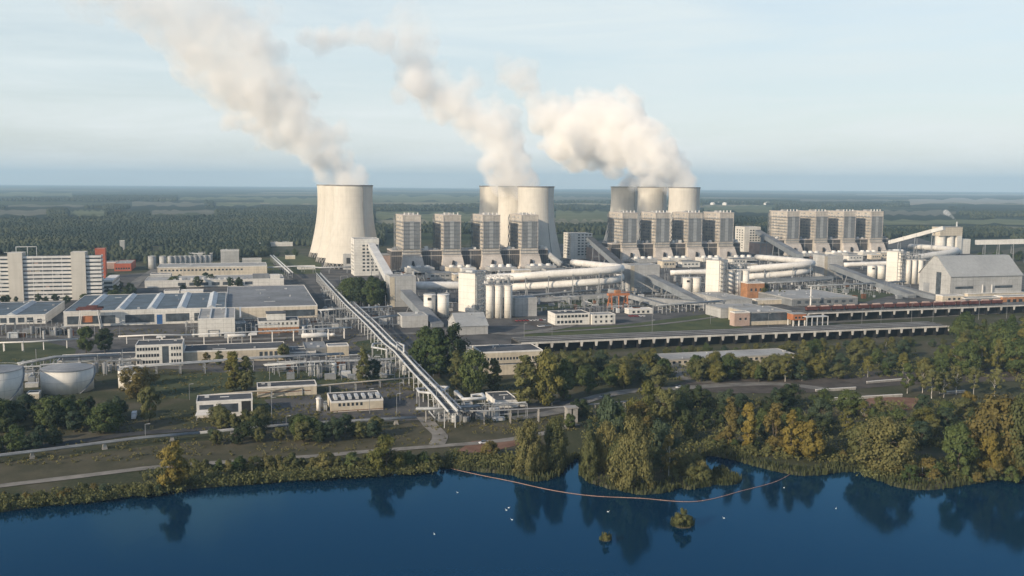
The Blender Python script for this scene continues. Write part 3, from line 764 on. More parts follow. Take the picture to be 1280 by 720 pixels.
# ---- filter houses and the white boxes before the boilers
for gi, A in enumerate((A1, A2, A3)):
    for k in range(4):
        B = A + U * (BP * k - 6) - V * 66
        t = thing('filter_house', f'{["leftmost", "second from left", "third from left", "rightmost"][k]} pale boxy filter house in front of the {gs[gi]} boiler towers', 'filter house', B, TH, 'filter houses before the boilers')
        Mb().box(0, 0, 2.5, 36, 26, 7.5 + random.uniform(0, 1.5)).build('casing', random.choice(['white_panel', 'cream_panel', 'light_grey']), t)
        hp = Mb()
        for q in range(4): hp.hexa([(q*9+3, 10, .1), (q*9+6, 10, .1), (q*9+6, 15, .1), (q*9+3, 15, .1)], [(q*9+.3, 1, 2.48), (q*9+8.7, 1, 2.48), (q*9+8.7, 25, 2.48), (q*9+.3, 25, 2.48)])
        hp.build('hopper', 'steel_grey', t)
        for q in range(3): Mb().cyl(6 + q * 11, 10, 7.4, 11.0, 4, 3.2, 16).build('roof_drum', 'white_paint', t)
        Mb().tube([(18, 26, 5.5), (18, 36, 6), (18, 50, 4)], 2.4, 10).build('duct', 'pipe_grey', t)
    for k in range(7):
        p = A + U * (10 + k * 27 + random.uniform(-5, 5)) - V * random.uniform(85, 165)
        t = thing('plant_building', f'small pale flat building in the jumble in front of the {gs[gi]} boiler towers', 'building', p, TH, f'small pale buildings before the {gs[gi]} boilers')
        w_, d_, h_ = random.uniform(14, 30), random.uniform(10, 20), random.uniform(5, 10)
        Mb().box(0, 0, 0, w_, d_, h_).build('wall', random.choice(['white_panel', 'cream_panel', 'light_grey', 'light_grey']), t)
        Mb().box(-.3, -.3, h_ + .01, w_ + .3, d_ + .3, h_ + .5).build('roof', random.choice(['roof_pale', 'white_paint', 'roof_grey']), t)
        windows(t, w_, d_, [('f', 4, h_ * .45, h_ * .72, .08, .92, .6, 'glass_band')])

# ---- big flue-gas ducts on trestles
def duct(label, pts, r, m='white_paint', group='white flue gas ducts', legs=True, nm='gas_duct'):
    P = [Vector(p) for p in pts]; o = Vector((P[0].x, P[0].y, 0))
    t = thing(nm, label, 'duct', o, 0, group)
    L = smooth_line([p - o for p in P], 4)
    b = Mb(); b.tube(L, r, 16); ob = b.build('pipe', m, t, smooth=True)
    if legs:
        acc = 0; last = L[0]
        for i in range(1, len(L)):
            acc += (L[i] - last).length; last = L[i]
            if acc > 22:
                acc = 0; p = L[i]; q = (L[i] - L[i-1]).normalized(); s = Vector((-q.y, q.x, 0)) * r
                g = Mb()
                for e in (-1, 1): g.beam((p.x + e * s.x, p.y + e * s.y, 0), (p.x + e * s.x, p.y + e * s.y, p.z - r * .3), .8, .8)
                g.beam((p.x - s.x, p.y - s.y, p.z - r - .5), (p.x + s.x, p.y + s.y, p.z - r - .5), .9, .9)
                g.beam((p.x - s.x, p.y - s.y, 1), (p.x + s.x, p.y + s.y, p.z - r - 1), .4, .4)
                g.build('trestle', 'steel_grey', t)
    return t
duct('upper thick white duct with a sharp bend left of the dark middle conveyor', [W(598, 349, 1000), W(645, 346, 980), W(700, 342, 975), W(760, 338, 980), W(776, 335, 1005), W(750, 332, 1080), W(716, 328, 1190)], 4.0)
duct('lower thick white duct under the bent one left of the dark middle conveyor', [W(640, 359, 985), W(700, 355.5, 978), W(762, 351, 985), W(776, 347, 1010), W(772, 343, 1040)], 3.8)
duct('straight white duct between the corner tower and the tall white block on the left', [W(520, 357, 935), W(560, 357, 940), W(590, 357, 945)], 4.0)
duct('upper white duct with a sharp bend in front of the right boiler towers', [W(905, 340, 1160), W(940, 336, 1150), W(1003, 331, 1150), W(1014, 328.5, 1180), W(985, 325, 1260), W(946, 321.5, 1370)], 4.0)
duct('lower white duct under the bent one in front of the right boiler towers', [W(936, 346, 1150), W(975, 343, 1150), W(1006, 339, 1155), W(1012, 336, 1185)], 3.8)
duct('long white duct right of the right boiler towers, behind the coal store', [W(1126, 325, 1380), W(1165, 319, 1400), W(1196, 314, 1440), W(1180, 311, 1540), W(1138, 308, 1660)], 4.6)
duct('bluish duct ramp at the foot of the large middle cooling tower', [W(702, 331, 1340), W(690, 322, 1345), W(683, 315, 1352)], 4.5, 'light_grey')
duct('dull horizontal duct in front of the middle twin silos', [W(838, 341, 1180), W(870, 340, 1180), W(900, 340, 1180)], 3.2)
duct('dull horizontal duct behind the right twin silos', [W(1055, 331, 1350), W(1085, 330, 1350), W(1110, 329, 1350)], 3.2)

# ---- coal store with its gable, silo house, buildings on the right
A = G(1187, 376); w = wid(A, 1276)
t = thing('coal_store', 'huge grey coal store with a steep ribbed roof and tall gable on the right', 'hall', A, TH)
Wd, Dp, He, Hr = w, 47.0, 25.0, 44.0
Mb().prismx([(0, 0), (Dp, 0), (Dp, He), (Dp / 2 + 3, Hr), (Dp / 2 - 3, Hr), (0, He)], 0, Wd).build('wall', 'light_grey', t)
r_ = Mb()
for s0, s1 in ((-1.0, Dp / 2 - 3), (Dp + 1.0, Dp / 2 + 3)):
    p = [(-1, s0, He - .6), (Wd + 1, s0, He - .6), (Wd + 1, s1, Hr + .05), (-1, s1, Hr + .05)]
    if s0 > s1: p = p[::-1]
    r_.hexa(p, [(x, y, q + .4) for x, y, q in p])
r_.box(-1, Dp / 2 - 3, Hr + .06, Wd + 1, Dp / 2 + 3, Hr + .6)
r_.build('roof', 'hall_grey', t)
Mb().box(-.3, 14, 4, -.02, 21, 28).build('gable_glazing', 'glass_band', t)
Mb().box(-.3, 31, 6, -.02, 40, 15).build('gable_door', 'steel_grey', t)
for x0 in (6, Wd * .62): Mb().box(x0, -.3, 12, x0 + 22, -.02, 14.5).build('louvre', 'glass_band', t)
Mb().box(18, -5, 0, Wd, -.05, 7).build('side_aisle', 'cream_panel', t)
Mb().box(17.6, -5.4, 7.01, Wd + .4, -.04, 7.5).build('aisle_roof', 'white_paint', t)
for x in (Wd * .42, Wd * .55): Mb().cyl(x, -2.5, 7.5, 16, .5, n=8).build('vent_pipe', 'white_paint', t)
building('store_office', 'small cream box house at the foot of the grey coal store', 1178, 383, 1204, top=370, d=10, wall='cream_panel', roof='roof_pale', wins=[('f', 3, 6, 8, .2, .9, .5)])
building('workshop', 'low grey shed right of the small cream box house by the coal store', 1206, 383, 1250, top=373, d=10, wall='grey_cladding', roof='roof_grey')
building('workshop', 'low orange and grey shed at the right edge, behind the red wagons', 1253, 382, 1290, top=371, d=12, wall='orange_brick', roof='roof_pale', wins=[('f', 4, 3, 6, .1, .9, .6)])
A = G(1175, 318); t = thing('silo_house', 'white silo house with a head building over two fat silos, far right', 'silo house', A, TH)
for x in (9, 27): Mb().lathe([(8.5, 0), (8.5, 32)], x, 12, 28).build('silo', 'silo_white', t)
Mb().box(-1, 2, 32.05, 46, 22, 47).build('head_house', 'cream_panel', t)
Mb().box(-1.5, 1.5, 47.01, 46.5, 22.5, 47.8).build('roof', 'roof_pale', t)
Mb().box(36, 2.2, 0, 46, 21.8, 32).build('stair_shaft', 'white_panel', t)
Mb().box(46.05, 4, 0, 66, 20, 26).build('annex', 'white_panel', t)
Mb().box(-16, -4, 0, 34, 1.9, 12).build('lean_to', 'light_grey', t)
Mb().cyl(42, 12, 47.8, 56, 1.4, n=12).build('chimney', 'steel_pale', t)
PLUME_SMALL = A + U * 42 + V * 12 + Z * 56

building('plant_building', 'low pale-grey hall with a shallow roof behind the red wagons, left end', 990, 383, 1072, top=374, back=364, wall='grey_cladding', roof='roof_pale', trim='roof_pale', wins=[('f', 8, 2, 5, .05, .95, .5, 'glass_band')])
building('plant_building', 'grey flat-roofed wing with a pale parapet at the lower end of the middle conveyor', 901, 398, 957, top=386, back=381, wall='light_grey', roof='roof_pale', trim='roof_pale', wins=[('f', 6, 4, 7, .2, .95, .5, 'glass_band')])
building('plant_building', 'long glass-fronted hall left of the orange machine house', 938, 407, 989, top=391, back=384, wall='cream_plain', roof='roof_pale', trim='roof_pale', wins=[('f', 1, 3.5, 11, .01, .99, 1.0, 'glass_band', 'glazing')])
building('plant_building', 'small beige box house in front of the glass-fronted hall', 918, 408, 937, top=391, d=8, wall='pink_wall', roof='roof_pale', wins=[('f', 2, 5, 7, .2, .9, .4)])
building('plant_building', 'low grey house with a pale roof right of the middle silo bank', 905, 383, 940, top=375, back=366, wall='light_grey', roof='roof_pale', trim='roof_pale')
building('plant_building', 'orange brick box house under a grey roof right of the middle silo bank', 934, 374, 955, top=354, d=14, wall='orange_brick', roof='roof_pale', wins=[('f', 3, 8, 11, .1, .9, .4)])
building('plant_building', 'low cream strip building in front of the orange brick box house', 945, 381, 985, top=375, d=10, wall='cream_panel', roof='roof_pale')
building('plant_building', 'grey windowless box house right of the left silo bank', 643, 396, 671, top=373, d=14, wall='light_grey', roof='roof_pale', trim='light_grey')
building('coal_shed', 'pale gabled coal shed in front of the tall white block on the left', 572, 419, 610, top=408, d=34, wall='light_grey', roof='hall_grey', style='gable', ridge=8)
building('coal_shed', 'low grey coal shed at the foot of the left corner tower', 503, 410, 535, top=396, d=24, wall='light_grey', roof='roof_pale', trim='light_grey')
building('office_house', 'white two-storey office with a dark roof left of its smaller neighbour on the lawn', 694, 407, 737, top=393, d=20, wall='white_panel', roof='roof_dark', wins=[('f', 9, 6.3, 8.3, .04, .96, .75), ('f', 7, 1.6, 3.8, .04, .8, .7)], group='white offices on the lawn')
building('office_house', 'small white two-storey office with eight square windows on the lawn', 740, 406, 769, top=394, d=14, wall='white_panel', roof='roof_pale', wins=[('f', 4, 5.6, 7.4, .05, .95, .4), ('f', 4, 1.6, 3.4, .05, .95, .4)], group='white offices on the lawn')
building('plant_building', 'low white shed on the lawn right of the orange gantry', 786, 393, 816, top=387, d=10, wall='white_panel', roof='white_paint', wins=[('f', 4, 1, 3, .1, .9, .5)])
# orange gantry
A = G(765, 387); h = hgt(A, 369); w = wid(A, 786)
t = thing('gantry_crane', 'orange portal gantry on splayed legs on the lawn before the white ducts', 'gantry crane', A, TH)
for x in (0, w - 1):
    b = Mb(); b.beam((x, 0, 0), (x + .8, 4, h - 1), 1.1, 1.1).beam((x, 12, 0), (x + .8, 8, h - 1), 1.1, 1.1).beam((x, 1, h * .4), (x, 11, h * .4), .6, .6); b.build('leg', 'orange', t)
b = Mb(); b.beam((w * .4, 0, 0), (w * .5, 5, h - 1), .9, .9); b.build('leg', 'orange', t)
Mb().box(-2, 3.5, h - 1, w + 2, 8.5, h + 1).box(-2, 3.5, h + 2.4, w + 2, 3.8, h + 2.7).build('girder', 'orange', t)
Mb().box(w * .3, 4, h + 1.02, w * .6, 8, h + 4).build('cabin', 'orange_brick', t)
# white mast
A = G(1013, 384); t = thing('mast', 'slender white mast standing at the left end of the red wagons', 'mast', A)
Mb().cyl(0, 0, 0, 20, .8, .6, 10).build('pole', 'white_paint', t); Mb().box(-1.6, -1.6, 10, 1.6, 1.6, 10.6).build('platform', 'steel_pale', t)

# ---- raised rail platforms with piers
def platform(label, x0, yb0, x1, yb1, top0, depth, npier, gap=None):
    a, c = G(x0, yb0), G(x1, yb1); L = (c - a).length; rz = math.atan2((c - a).y, (c - a).x); h = hgt(a, top0)
    t = thing('rail_platform', label, 'rail platform', a, rz, 'raised rail platforms')
    Mb().box(0, 4.5, 0, L, depth, h - 1.3).build('retaining_wall', 'void_shade', t)
    Mb().box(0, .5, h - 1.28, L, depth, h - .1).build('deck', 'yard_grey', t)
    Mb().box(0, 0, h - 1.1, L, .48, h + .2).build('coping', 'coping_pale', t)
    for i in range(npier + 1):
        x = L * i / npier
        Mb().box(x - .55, .6, 0, x + .55, 4.4, h - 1.3).build('pier', 'void_shade', t)
        p = Mb(); p.hexa([(x-.6, .02, h - 4.2), (x+.6, .02, h - 4.2), (x+.6, .59, h - 4.2), (x-.6, .59, h - 4.2)], [(x-1.1, .02, h - 1.12), (x+1.1, .02, h - 1.12), (x+1.1, .47, h - 1.12), (x-1.1, .47, h - 1.12)])
        p.build('bracket', 'coping_pale', t)
    for y in (8, 9.5, 15, 16.5, 22, 23.5):
        if y < depth - 1: Mb().box(0, y, h - .09, L, y + .16, h + .1).build('rail', 'steel_grey', t)
    return t, a, rz, L, h
platform('long dark rail platform on pale piers running behind the woodland', 652, 442, 1186, 419, 428.5, 26, 32)
tp, pa, prz, pL, ph = platform('upper rail platform on pale piers carrying the red wagons', 1010, 403, 1345, 389, 391.5, 22, 20)
# red wagons
def wagon():
    t = thing('coal_wagon', 'x', 'wagon')
    L_, Wd_ = 12.4, 3.0
    b = Mb(); b.hexa([(1.2, .3, 1.3), (L_ - 1.2, .3, 1.3), (L_ - 1.2, Wd_ - .3, 1.3), (1.2, Wd_ - .3, 1.3)], [(.2, 0, 4.2), (L_ - .2, 0, 4.2), (L_ - .2, Wd_, 4.2), (.2, Wd_, 4.2)])
    for q in range(6): b.box(.9 + q * 2.0, -.12, 1.5, 1.05 + q * 2.0, -.0, 4.2)
    b.build('body', 'wagon_red', t)
    Mb().prismx([(.2, 4.22), (Wd_ - .2, 4.22), (Wd_ / 2, 5.3)], 2.5, L_ - 2.5).build('lid', 'pink_wall', t)
    Mb().box(0, .5, .9, L_, Wd_ - .5, 1.28).build('underframe', 'black', t)
    for x in (2.2, L_ - 2.2):
        w_ = Mb()
        for dx in (-.9, .9):
            for y in (.7, Wd_ - .85): w_.add([(x + dx + .45 * math.cos(k * math.pi / 5), y + s, .45 + .45 * math.sin(k * math.pi / 5)) for s in (0, .14) for k in range(10)], [tuple(range(10)), tuple(reversed(range(10, 20)))] + [(k, (k + 1) % 10, 10 + (k + 1) % 10, 10 + k) for k in range(10)])
        w_.build('wheelset', 'black', t)
    return t
wg = wagon(); e = Vector((math.cos(prz), math.sin(prz), 0)); f_ = Vector((-e.y, e.x, 0))
for i in range(16):
    loc = pa + e * (3 + i * 13.3) + f_ * 7.4 + Z * (ph + .1)
    lab = 'red hopper wagon in the row on the upper platform, between two like it'
    if i == 0: lab = 'red hopper wagon at the left end of the row, next to the white mast'
    if i == 0: wg.location = loc; wg.rotation_euler.z = prz; wg['label'] = lab; wg['group'] = 'red hopper wagons on the upper platform'
    else: dup(wg, loc, prz, lab)
# orange machine house on columns
A = G(991, 408); w = wid(A, 1007); h = hgt(A, 393)
t = thing('machine_house', 'orange machine house on white columns at the left end of the red wagons', 'machine house', A, TH)
Mb().box(0, 0, h - 5, w, 9, h).build('cabin', 'orange', t); Mb().box(-.4, -.4, h + .01, w + .4, 9.4, h + .5).build('roof', 'roof_pale', t)
for x in (.6, w / 2, w - .6):
    for y in (.6, 8.4): Mb().box(x - .4, y - .4, 0, x + .4, y + .4, h - 5.01).build('column', 'white_paint', t)
windows(t, w, 9, [('f', 3, h - 3.8, h - 2, .1, .9, .6)])
A = G(1008, 409); t = thing('loading_frame', 'white steel loading frame between the orange house and the upper platform', 'frame', A, TH)
for k in range(5): Mb().box(k * 5, 0, 0, k * 5 + .6, .6, 8).build('column', 'steel_pale', t)
Mb().box(0, -.1, 8.01, 20.6, 6, 8.6).build('beam', 'steel_pale', t)

# ---------------------------------------------------------------- left side
# slab office: eleven storeys of bands, two blind stair shafts
A0 = G(127, 374); Wl = 190.0; A = A0 - U * Wl; Hh = hgt(A0, 320.5); D = 15.0; nf = 11; fh = Hh / nf
t = thing('slab_office', 'long eleven-storey white slab block striped by dark window bands on the left', 'apartment block', A, TH)
xb = lambda px: wid(A, px)
sh = [(xb(12.6), xb(30.7)), (xb(91), xb(109))]
Mb().box(0, .6, 0, Wl, D, Hh).build('core', 'glass_band', t)
segs = [(0, sh[0][0] - .02), (sh[0][1] + .02, sh[1][0] - .02), (sh[1][1] + .02, Wl)]
for k in range(nf + 1):
    z = k * fh; b = Mb()
    for a, c in segs: b.box(a, -.4, max(0, z - 1.1), c, .58, min(Hh + 1.0, z + 1.25))
    b.box(Wl + .01, -.4, max(0, z - 1.1), Wl + .9, D, min(Hh + 1, z + 1.25))
    b.build('balcony_band', 'white_paint', t)
pil = Mb()
for a, c in segs:
    n = max(1, int((c - a) / 7.2))
    for q in range(1, n): pil.box(a + (c - a) * q / n - .25, .2, 1.3, a + (c - a) * q / n + .25, .56, Hh - 1.2)
pil.build('mullions', 'white_paint', t)
for k in range(nf):
    for a, c in segs:
        for q in range(int((c - a) / 9)):
            if random.random() < .18: Mb().box(a + q * 9 + 1, .45, k * fh + 1.3, a + q * 9 + random.uniform(3, 7), .59, k * fh + fh - 1.15).build('curtain', random.choice(['pink_wall', 'cream_plain', 'light_grey']), t)
for a, c in sh: Mb().box(a, -2.2, 0, c, D + 1, Hh + 4.5).build('stair_shaft', 'tower_concrete', t)
Mb().box(.3, .7, Hh + .02, Wl - .2, D - .2, Hh + .6).build('roof', 'roof_dark', t)
Mb().box(sh[0][0] - 4, 3, Hh + 4.6, sh[0][1] + 2, 3.4, Hh + 5.0).build('sign_frame', 'steel_pale', t)
fr = Mb()
for x in (sh[0][0] + 6, sh[0][0] + 16, sh[0][0] + 24): fr.box(x, 5, Hh + .6, x + .5, 5.5, Hh + 9.5)
fr.box(sh[0][0] + 6, 5, Hh + 9.51, sh[0][0] + 24.5, 5.5, Hh + 10.2); fr.build('roof_frame', 'steel_pale', t)
# stepped banded wing
A = G(129, 371); t = thing('banded_wing', 'shaded low wing with pale slanting balcony bands beside the striped slab block', 'building', A, TH)
Mb().box(0, 0, 0, 9, 60, 16).build('wall', 'glass_band', t)
for k in range(4): Mb().box(-.2, -.3, k * 4 + 3, 9.5, 60.3, k * 4 + 4.6).build('balcony_band', 'white_paint', t)
building('brick_tower', 'orange-red square tower rising behind the striped slab block', 120, 348, 132.5, top=311, d=12, wall='red_orange', roof='roof_pale', trim='red_orange', wins=[('f', 2, 8 + 6 * k, 10 + 6 * k, .15, .85, .3) for k in range(4)], cat='tower')
building('canteen', 'low red-orange pavilion beyond the striped slab block', 143, 339, 164, top=330, back=325.5, wall='red_orange', roof='roof_pale', trim='red_orange', wins=[('f', 6, 2, 4.5, .05, .95, .7)])
building('canteen', 'low pink flat building just behind the orange-red tower', 133, 336, 146, top=328, d=20, wall='pink_wall', roof='roof_grey')
building('grey_tower', 'small grey concrete tower at the forest edge behind the red-orange pavilion', 150, 318, 156, top=301, d=8, wall='light_grey', roof='roof_grey', cat='tower')

def hall_skylights(t, w, d, h, fr, m='skylight'):
    for f in fr:
        b = Mb(); x = f * w
        b.prism([(x - 3.6, h + .13), (x + 3.6, h + .13), (x, h + 1.9)], 3, d - 3); b.build('skylight', m, ROOF[t.name])
t, w, d, h = building('workshop_hall', 'long workshop hall with five glazed roof ridges and a blue gate', 80, 409, 282, top=390, back=369.5, wall='white_panel', roof='roof_blue',
    wins=[('f', 1, 2.0, 8.5, .02, .31, 1, 'glass_band', 'glazing'), ('f', 1, 2.0, 8.5, .37, .55, 1, 'glass_band', 'glazing'), ('f', 1, .2, 8, .565, .60, 1, 'blue_door', 'gate'), ('f', 1, 2, 8.5, .62, .77, 1, 'glass_band', 'glazing'), ('f', 1, 2, 8.5, .80, .97, 1, 'glass_band', 'glazing')], cat='hall')
hall_skylights(t, w, d, h, (.135, .335, .53, .72, .91))
building('workshop_hall', 'big hall with a plain matt grey roof right of the skylit workshop', 283, 400, 397, top=385, back=358.5, wall='cream_panel', roof='roof_grey', wins=[('f', 1, 1.5, 7, .62, .97, 1, 'glass_band', 'glazing')], cat='hall')
t, w, d, h = building('workshop_hall', 'smaller white hall cut by the left edge, dark roof with one pale stripe', -60, 408, 57, top=396.5, back=379, wall='white_panel', roof='roof_blue', wins=[('f', 9, 1.5, 5.5, .02, .88, .72, 'glass_band'), ('f', 1, 1, 4, .91, .96, 1, 'opening_dark')], cat='hall')
hall_skylights(t, w, d, h, (.2, .62))
t, w, d, h = building('process_block', 'tall blank off-white block standing in front of the skylit workshop', 248, 421.5, 294, top=399, back=386, wall='white_panel', roof='roof_pale')
for k in range(3): roof_box(t, 8 + k * 11, 2, h + .13, 1.2, d - 4, .8, 'skylight', 'skylight')
Mb().box(w * .62, -.06, .4, w * .72, .05, 2.2).build('vent', 'opening_dark', t)
building('switch_box', 'small blue-grey box annex leaning on the blank off-white block', 295, 416, 307, top=404, d=10, wall='pipe_grey', roof='roof_pale')
t, w, d, h = building('brick_office', 'two-storey house, orange brick below and white above, with a white penthouse', 323, 417.5, 374, top=402.5, d=22, wall='white_panel', roof='roof_dark', base=(4.6, 'orange_brick'), wins=[('f', 9, 6.5, 8.4, .03, .97, .45), ('f', 8, 1.4, 3.0, .06, .94, .4)])
Mb().box(w * .22, 6, h + .13, w * .68, 18, h + 5.2).build('penthouse', 'white_panel', ROOF[t.name]); Mb().box(w * .2, 5.7, h + 5.21, w * .7, 18.3, h + 5.8).build('penthouse_roof', 'roof_dark', ROOF[t.name])
t, w, d, h = building('store_building', 'long cream building behind the rows of halls, in front of the small tanks', 197, 346, 334, top=334.5, back=330, wall='cream_panel', roof='roof_pale', wins=[('f', 22, h0, h0 + 2, .02, .78, .55) for h0 in (6.5,)], cat='building')
t, w, d, h = building('store_building', 'low white building with big shop windows behind the skylit workshop', 181, 360, 355, top=351.5, back=346, wall='white_panel', roof='roof_pale', wins=[('f', 7, 1.5, 5, .22, .78, .7, 'glass_band')])
Mb().box(w * .77, 2, h + .13, w * .89, 14, h + 5).build('roof_hall', 'roof_grey', ROOF[t.name]); Mb().box(w * .9, 1, h + .13, w * .97, 12, h + 4.5).build('roof_house', 'white_panel', ROOF[t.name])
for k in range(14): roof_box(t, w * (.2 + .04 * k), random.uniform(2, 8), h + .13, random.uniform(1.5, 3), 2, random.uniform(1, 2.5), random.choice(['steel_pale', 'steel_grey', 'white_paint']))
building('store_building', 'small grey house left of the low white shop building', 188, 355, 214, top=343, d=16, wall='light_grey', roof='roof_dark')
building('store_building', 'flat white canopy house between the skylit workshop and the low white building', 226, 371, 254, top=364, d=14, wall='white_panel', roof='white_paint')
building('store_building', 'dark flat-roofed house between the skylit workshop and the low white building', 205, 371, 224, top=364, d=16, wall='white_panel', roof='roof_dark')
building('water_works', 'grey-beige windowless block behind the row of small tanks', 276, 329, 299, top=313.5, d=26, wall='light_grey', roof='roof_pale')
building('water_works', 'low pale shed right of the grey-beige block near the small tanks', 303, 331, 327, top=324, d=18, wall='light_grey', roof='roof_pale')
building('water_works', 'pale flat hall roof just behind the row of small tanks', 236, 326, 266, top=317, d=24, wall='light_grey', roof='roof_pale')
building('store_building', 'small cream hut on the lawn left of the cooling towers', 357, 324, 369, top=320, d=9, wall='cream_panel', roof='roof_pale')
building('store_building', 'long white shed alone in front of the dark forest on the left', 336, 308, 366, top=303, d=18, wall='white_panel', roof='roof_pale', trim='white_paint')
building('store_building', 'small white hut beside the long shed in front of the dark forest', 322, 309, 329, top=304, d=12, wall='white_panel', roof='white_paint')
building('store_building', 'bluish glasshouse strip at the left edge in front of the forest', -25, 297, 19, top=292.5, d=16, wall='skylight', roof='skylight')
building('plant_building', 'low white strip beside the lawn at the foot of the left cooling towers', 372, 337, 394, top=333, d=10, wall='white_panel', roof='white_paint')
silo('water_tank', 'white tank standing apart at the left end of the row of small tanks', 190.5, 337, 320, 9.5, 'row of small white tanks', m='light_grey', cone=1.5)
silo('water_tank', 'white tank second in the row of small tanks, wider than those to its right', 204, 335, 320, 8.5, 'row of small white tanks', m='light_grey', cone=1.5)
for k in range(9): silo('water_tank', 'slim grey tank in the close-packed right part of the row of small tanks', 213 + k * 6.2, 333.5 - k * .25, 320 - k * .15, 6.0, 'close-packed slim tanks', m='light_grey', cone=1.5)

# middle band on the left
building('long_office', 'low cream wing with a dark roof left of the three-storey office', 71, 460, 169, top=452, back=444, wall='cream_plain', roof='roof_dark', wins=[('f', 16, .8, 1.8, .05, .98, .6)], cat='building')
building('long_office', 'white three-storey office with window rows and a glazed stairwell', 170, 459, 229, top=432.5, back=426, wall='white_panel', roof='roof_dark',
    wins=[('f', 8, z, z + 1.9, .02, .50, .8) for z in (2, 6.1, 10.2)] + [('f', 1, .6, 12.6, .56, .70, 1, 'glass_band', 'stair_glazing')] + [('f', 4, z, z + 1.9, .74, .97, .7) for z in (2, 6.1, 10.2)], cat='office')
building('long_office', 'long cream hall with a dark roof right of the three-storey office', 230, 455, 357, top=440, back=432, wall='cream_plain', roof='roof_dark', wins=[('f', 4, 1, 6, .73, .93, .65, 'glass_band')])
building('long_office', 'low shed with pipes on its roof at the right end of the long cream hall', 362, 448, 395, top=441, back=434, wall='grey_cladding', roof='roof_dark')
building('grey_workshop', 'grey shed with a pale sloping roof left of the main pipe bridge', 382, 446, 409, top=436, back=428, wall='grey_cladding', roof='roof_grey', trim='roof_grey')
building('grey_workshop', 'small cream box joined to the grey shed left of the main pipe bridge', 410, 446, 436, top=433, d=10, wall='cream_plain', roof='roof_grey')
building('store_shed', 'low long cream shed with one rusty stripe right of the yellow-green poplar', 322, 497, 396, top=485, back=479, wall='cream_plain', roof='roof_dark', wins=[('f', 1, 2.2, 2.7, .01, .9, 1, 'rust', 'stripe')])
t, w, d, h = building('pump_house', 'white flat house with wide windows and an open dark bay near the shore road', 246, 523, 316, top=503, back=495, wall='white_paint', roof='roof_dark', wins=[('f', 1, 2.2, 6.5, .05, .30, 1, 'glass_band', 'glazing'), ('f', 1, 2.2, 6.5, .38, .74, 1, 'glass_band', 'glazing'), ('f', 1, .2, 7.4, .80, .97, 1, 'opening_dark', 'open_bay')])
Mb().hexa([(-.5, -6, 2.6), (11, -6, 2.6), (10, -.1, 3.6), (0.5, -.1, 3.6)], [(-.5, -6, 3.0), (11, -6, 3.0), (10, -.1, 4.2), (0.5, -.1, 4.2)]).build('porch_roof', 'white_paint', t)
for x in (0, 10): Mb().box(x, -5.6, 0, x + .4, -5.2, 2.6).build('porch_post', 'steel_grey', t)
t, w, d, h = building('compressor_house', 'cream house with a row of white roof vents in the fenced yard', 414, 516, 479, top=503, back=492, wall='cream_plain', roof='roof_dark', wins=[('f', 6, 3.0, 4.6, .12, .62, .55), ('f', 1, .5, .9, 0, 1, 1, 'rust', 'plinth')])
for k in range(7): Mb().box(2 + k * w / 7.3, 4, h + .13, 3.6 + k * w / 7.3, 12, h + 1.5).build('roof_vent', 'steel_pale', ROOF[t.name])
silo('vessel', 'small upright white vessel left of the cream house with roof vents', 398.5, 514, 497, 6, None, m='silo_white', cone=1)
silo('vessel', 'short grey vessel between the white vessel and the cream house with vents', 407, 514, 504, 5, None, m='pipe_grey', cone=.6)
building('garage', 'small white shed with a dark roof at the near end of the pipe bridge', 620, 511, 648, top=502, back=491, wall='white_paint', roof='roof_dark', wins=[('f', 3, .3, 2.8, .08, .9, .8, 'white_panel', 'garage_door')])
building('garage', 'tiny low white hut right of the small white shed', 650, 509, 659, top=506, d=5, wall='white_paint', roof='roof_pale')
building('rail_office', 'pale two-storey building half hidden behind green trees in the middle', 602, 470, 678, top=441, back=433, wall='cream_plain', roof='roof_dark', wins=[('f', 18, 9.2, 10.8, .03, .97, .6), ('f', 1, 6.4, 7.2, 0, 1, 1, 'roof_dark', 'canopy'), ('f', 1, .3, 6, .20, .26, 1, 'orange_brick', 'brick_panel')])
building('train_shed', 'white-edged flat shed at the left end of the dark rail platform', 572, 444, 630, top=437, d=12, wall='grey_cladding', roof='roof_dark')
building('goods_shed', 'long low goods shed with a pale roof among the trees on the right', 834, 459, 993, top=450, back=443, wall='cream_plain', roof='roof_pale', trim='roof_pale', wins=[('f', 22, 2, 3.6, .03, .97, .5)])
building('gate_hut', 'tiny cream hut with a dark lid at the right of the left-edge tank', 34, 500, 49, top=492, back=489, wall='cream_plain', roof='roof_dark')
# round tanks
def tank(label, px, yb, top, wpx):
    c = G(px, yb); r = wpx / 2 * c.y / F; r = wpx / 2 * (c.y + r) / F; h = hgt(c, top); c = Vector((c.x * (1 + r / c.y), c.y + r, 0))
    t = thing('storage_tank', label, 'storage tank', c, 0, 'round storage tanks')
    o = Mb().lathe([(r, 0), (r, h)], n=56).build('shell', 'silo_white', t)
    for p in o.data.polygons: p.use_smooth = len(p.vertices) == 4
    rf = Mb().lathe([(r + .15, h + .01), (r + .15, h + .3), (.4, h + 2.2)], n=56).build('roof', 'roof_blue' if False else 'steel_grey', t)
    k = Mb()
    for i in range(40):
        a, e = 2 * math.pi * i / 40, 2 * math.pi * (i + 1) / 40
        k.beam((r * math.cos(a), r * math.sin(a), h + 1.2), (r * math.cos(e), r * math.sin(e), h + 1.2), .1, .1)
    k.build('railing', 'steel_pale', rf)
    s = Mb()
    for i in range(9):
        a, e = R(-40 + i * 9), R(-40 + (i + 1) * 9)
        s.beam(((r + .6) * math.cos(a), (r + .6) * math.sin(a), h * i / 9), ((r + .6) * math.cos(e), (r + .6) * math.sin(e), h * (i + 1) / 9), .9, .15)
    s.build('stair', 'steel_grey', o)
tank('round white storage tank cut off by the left edge of the picture', -4, 506, 468, 62)
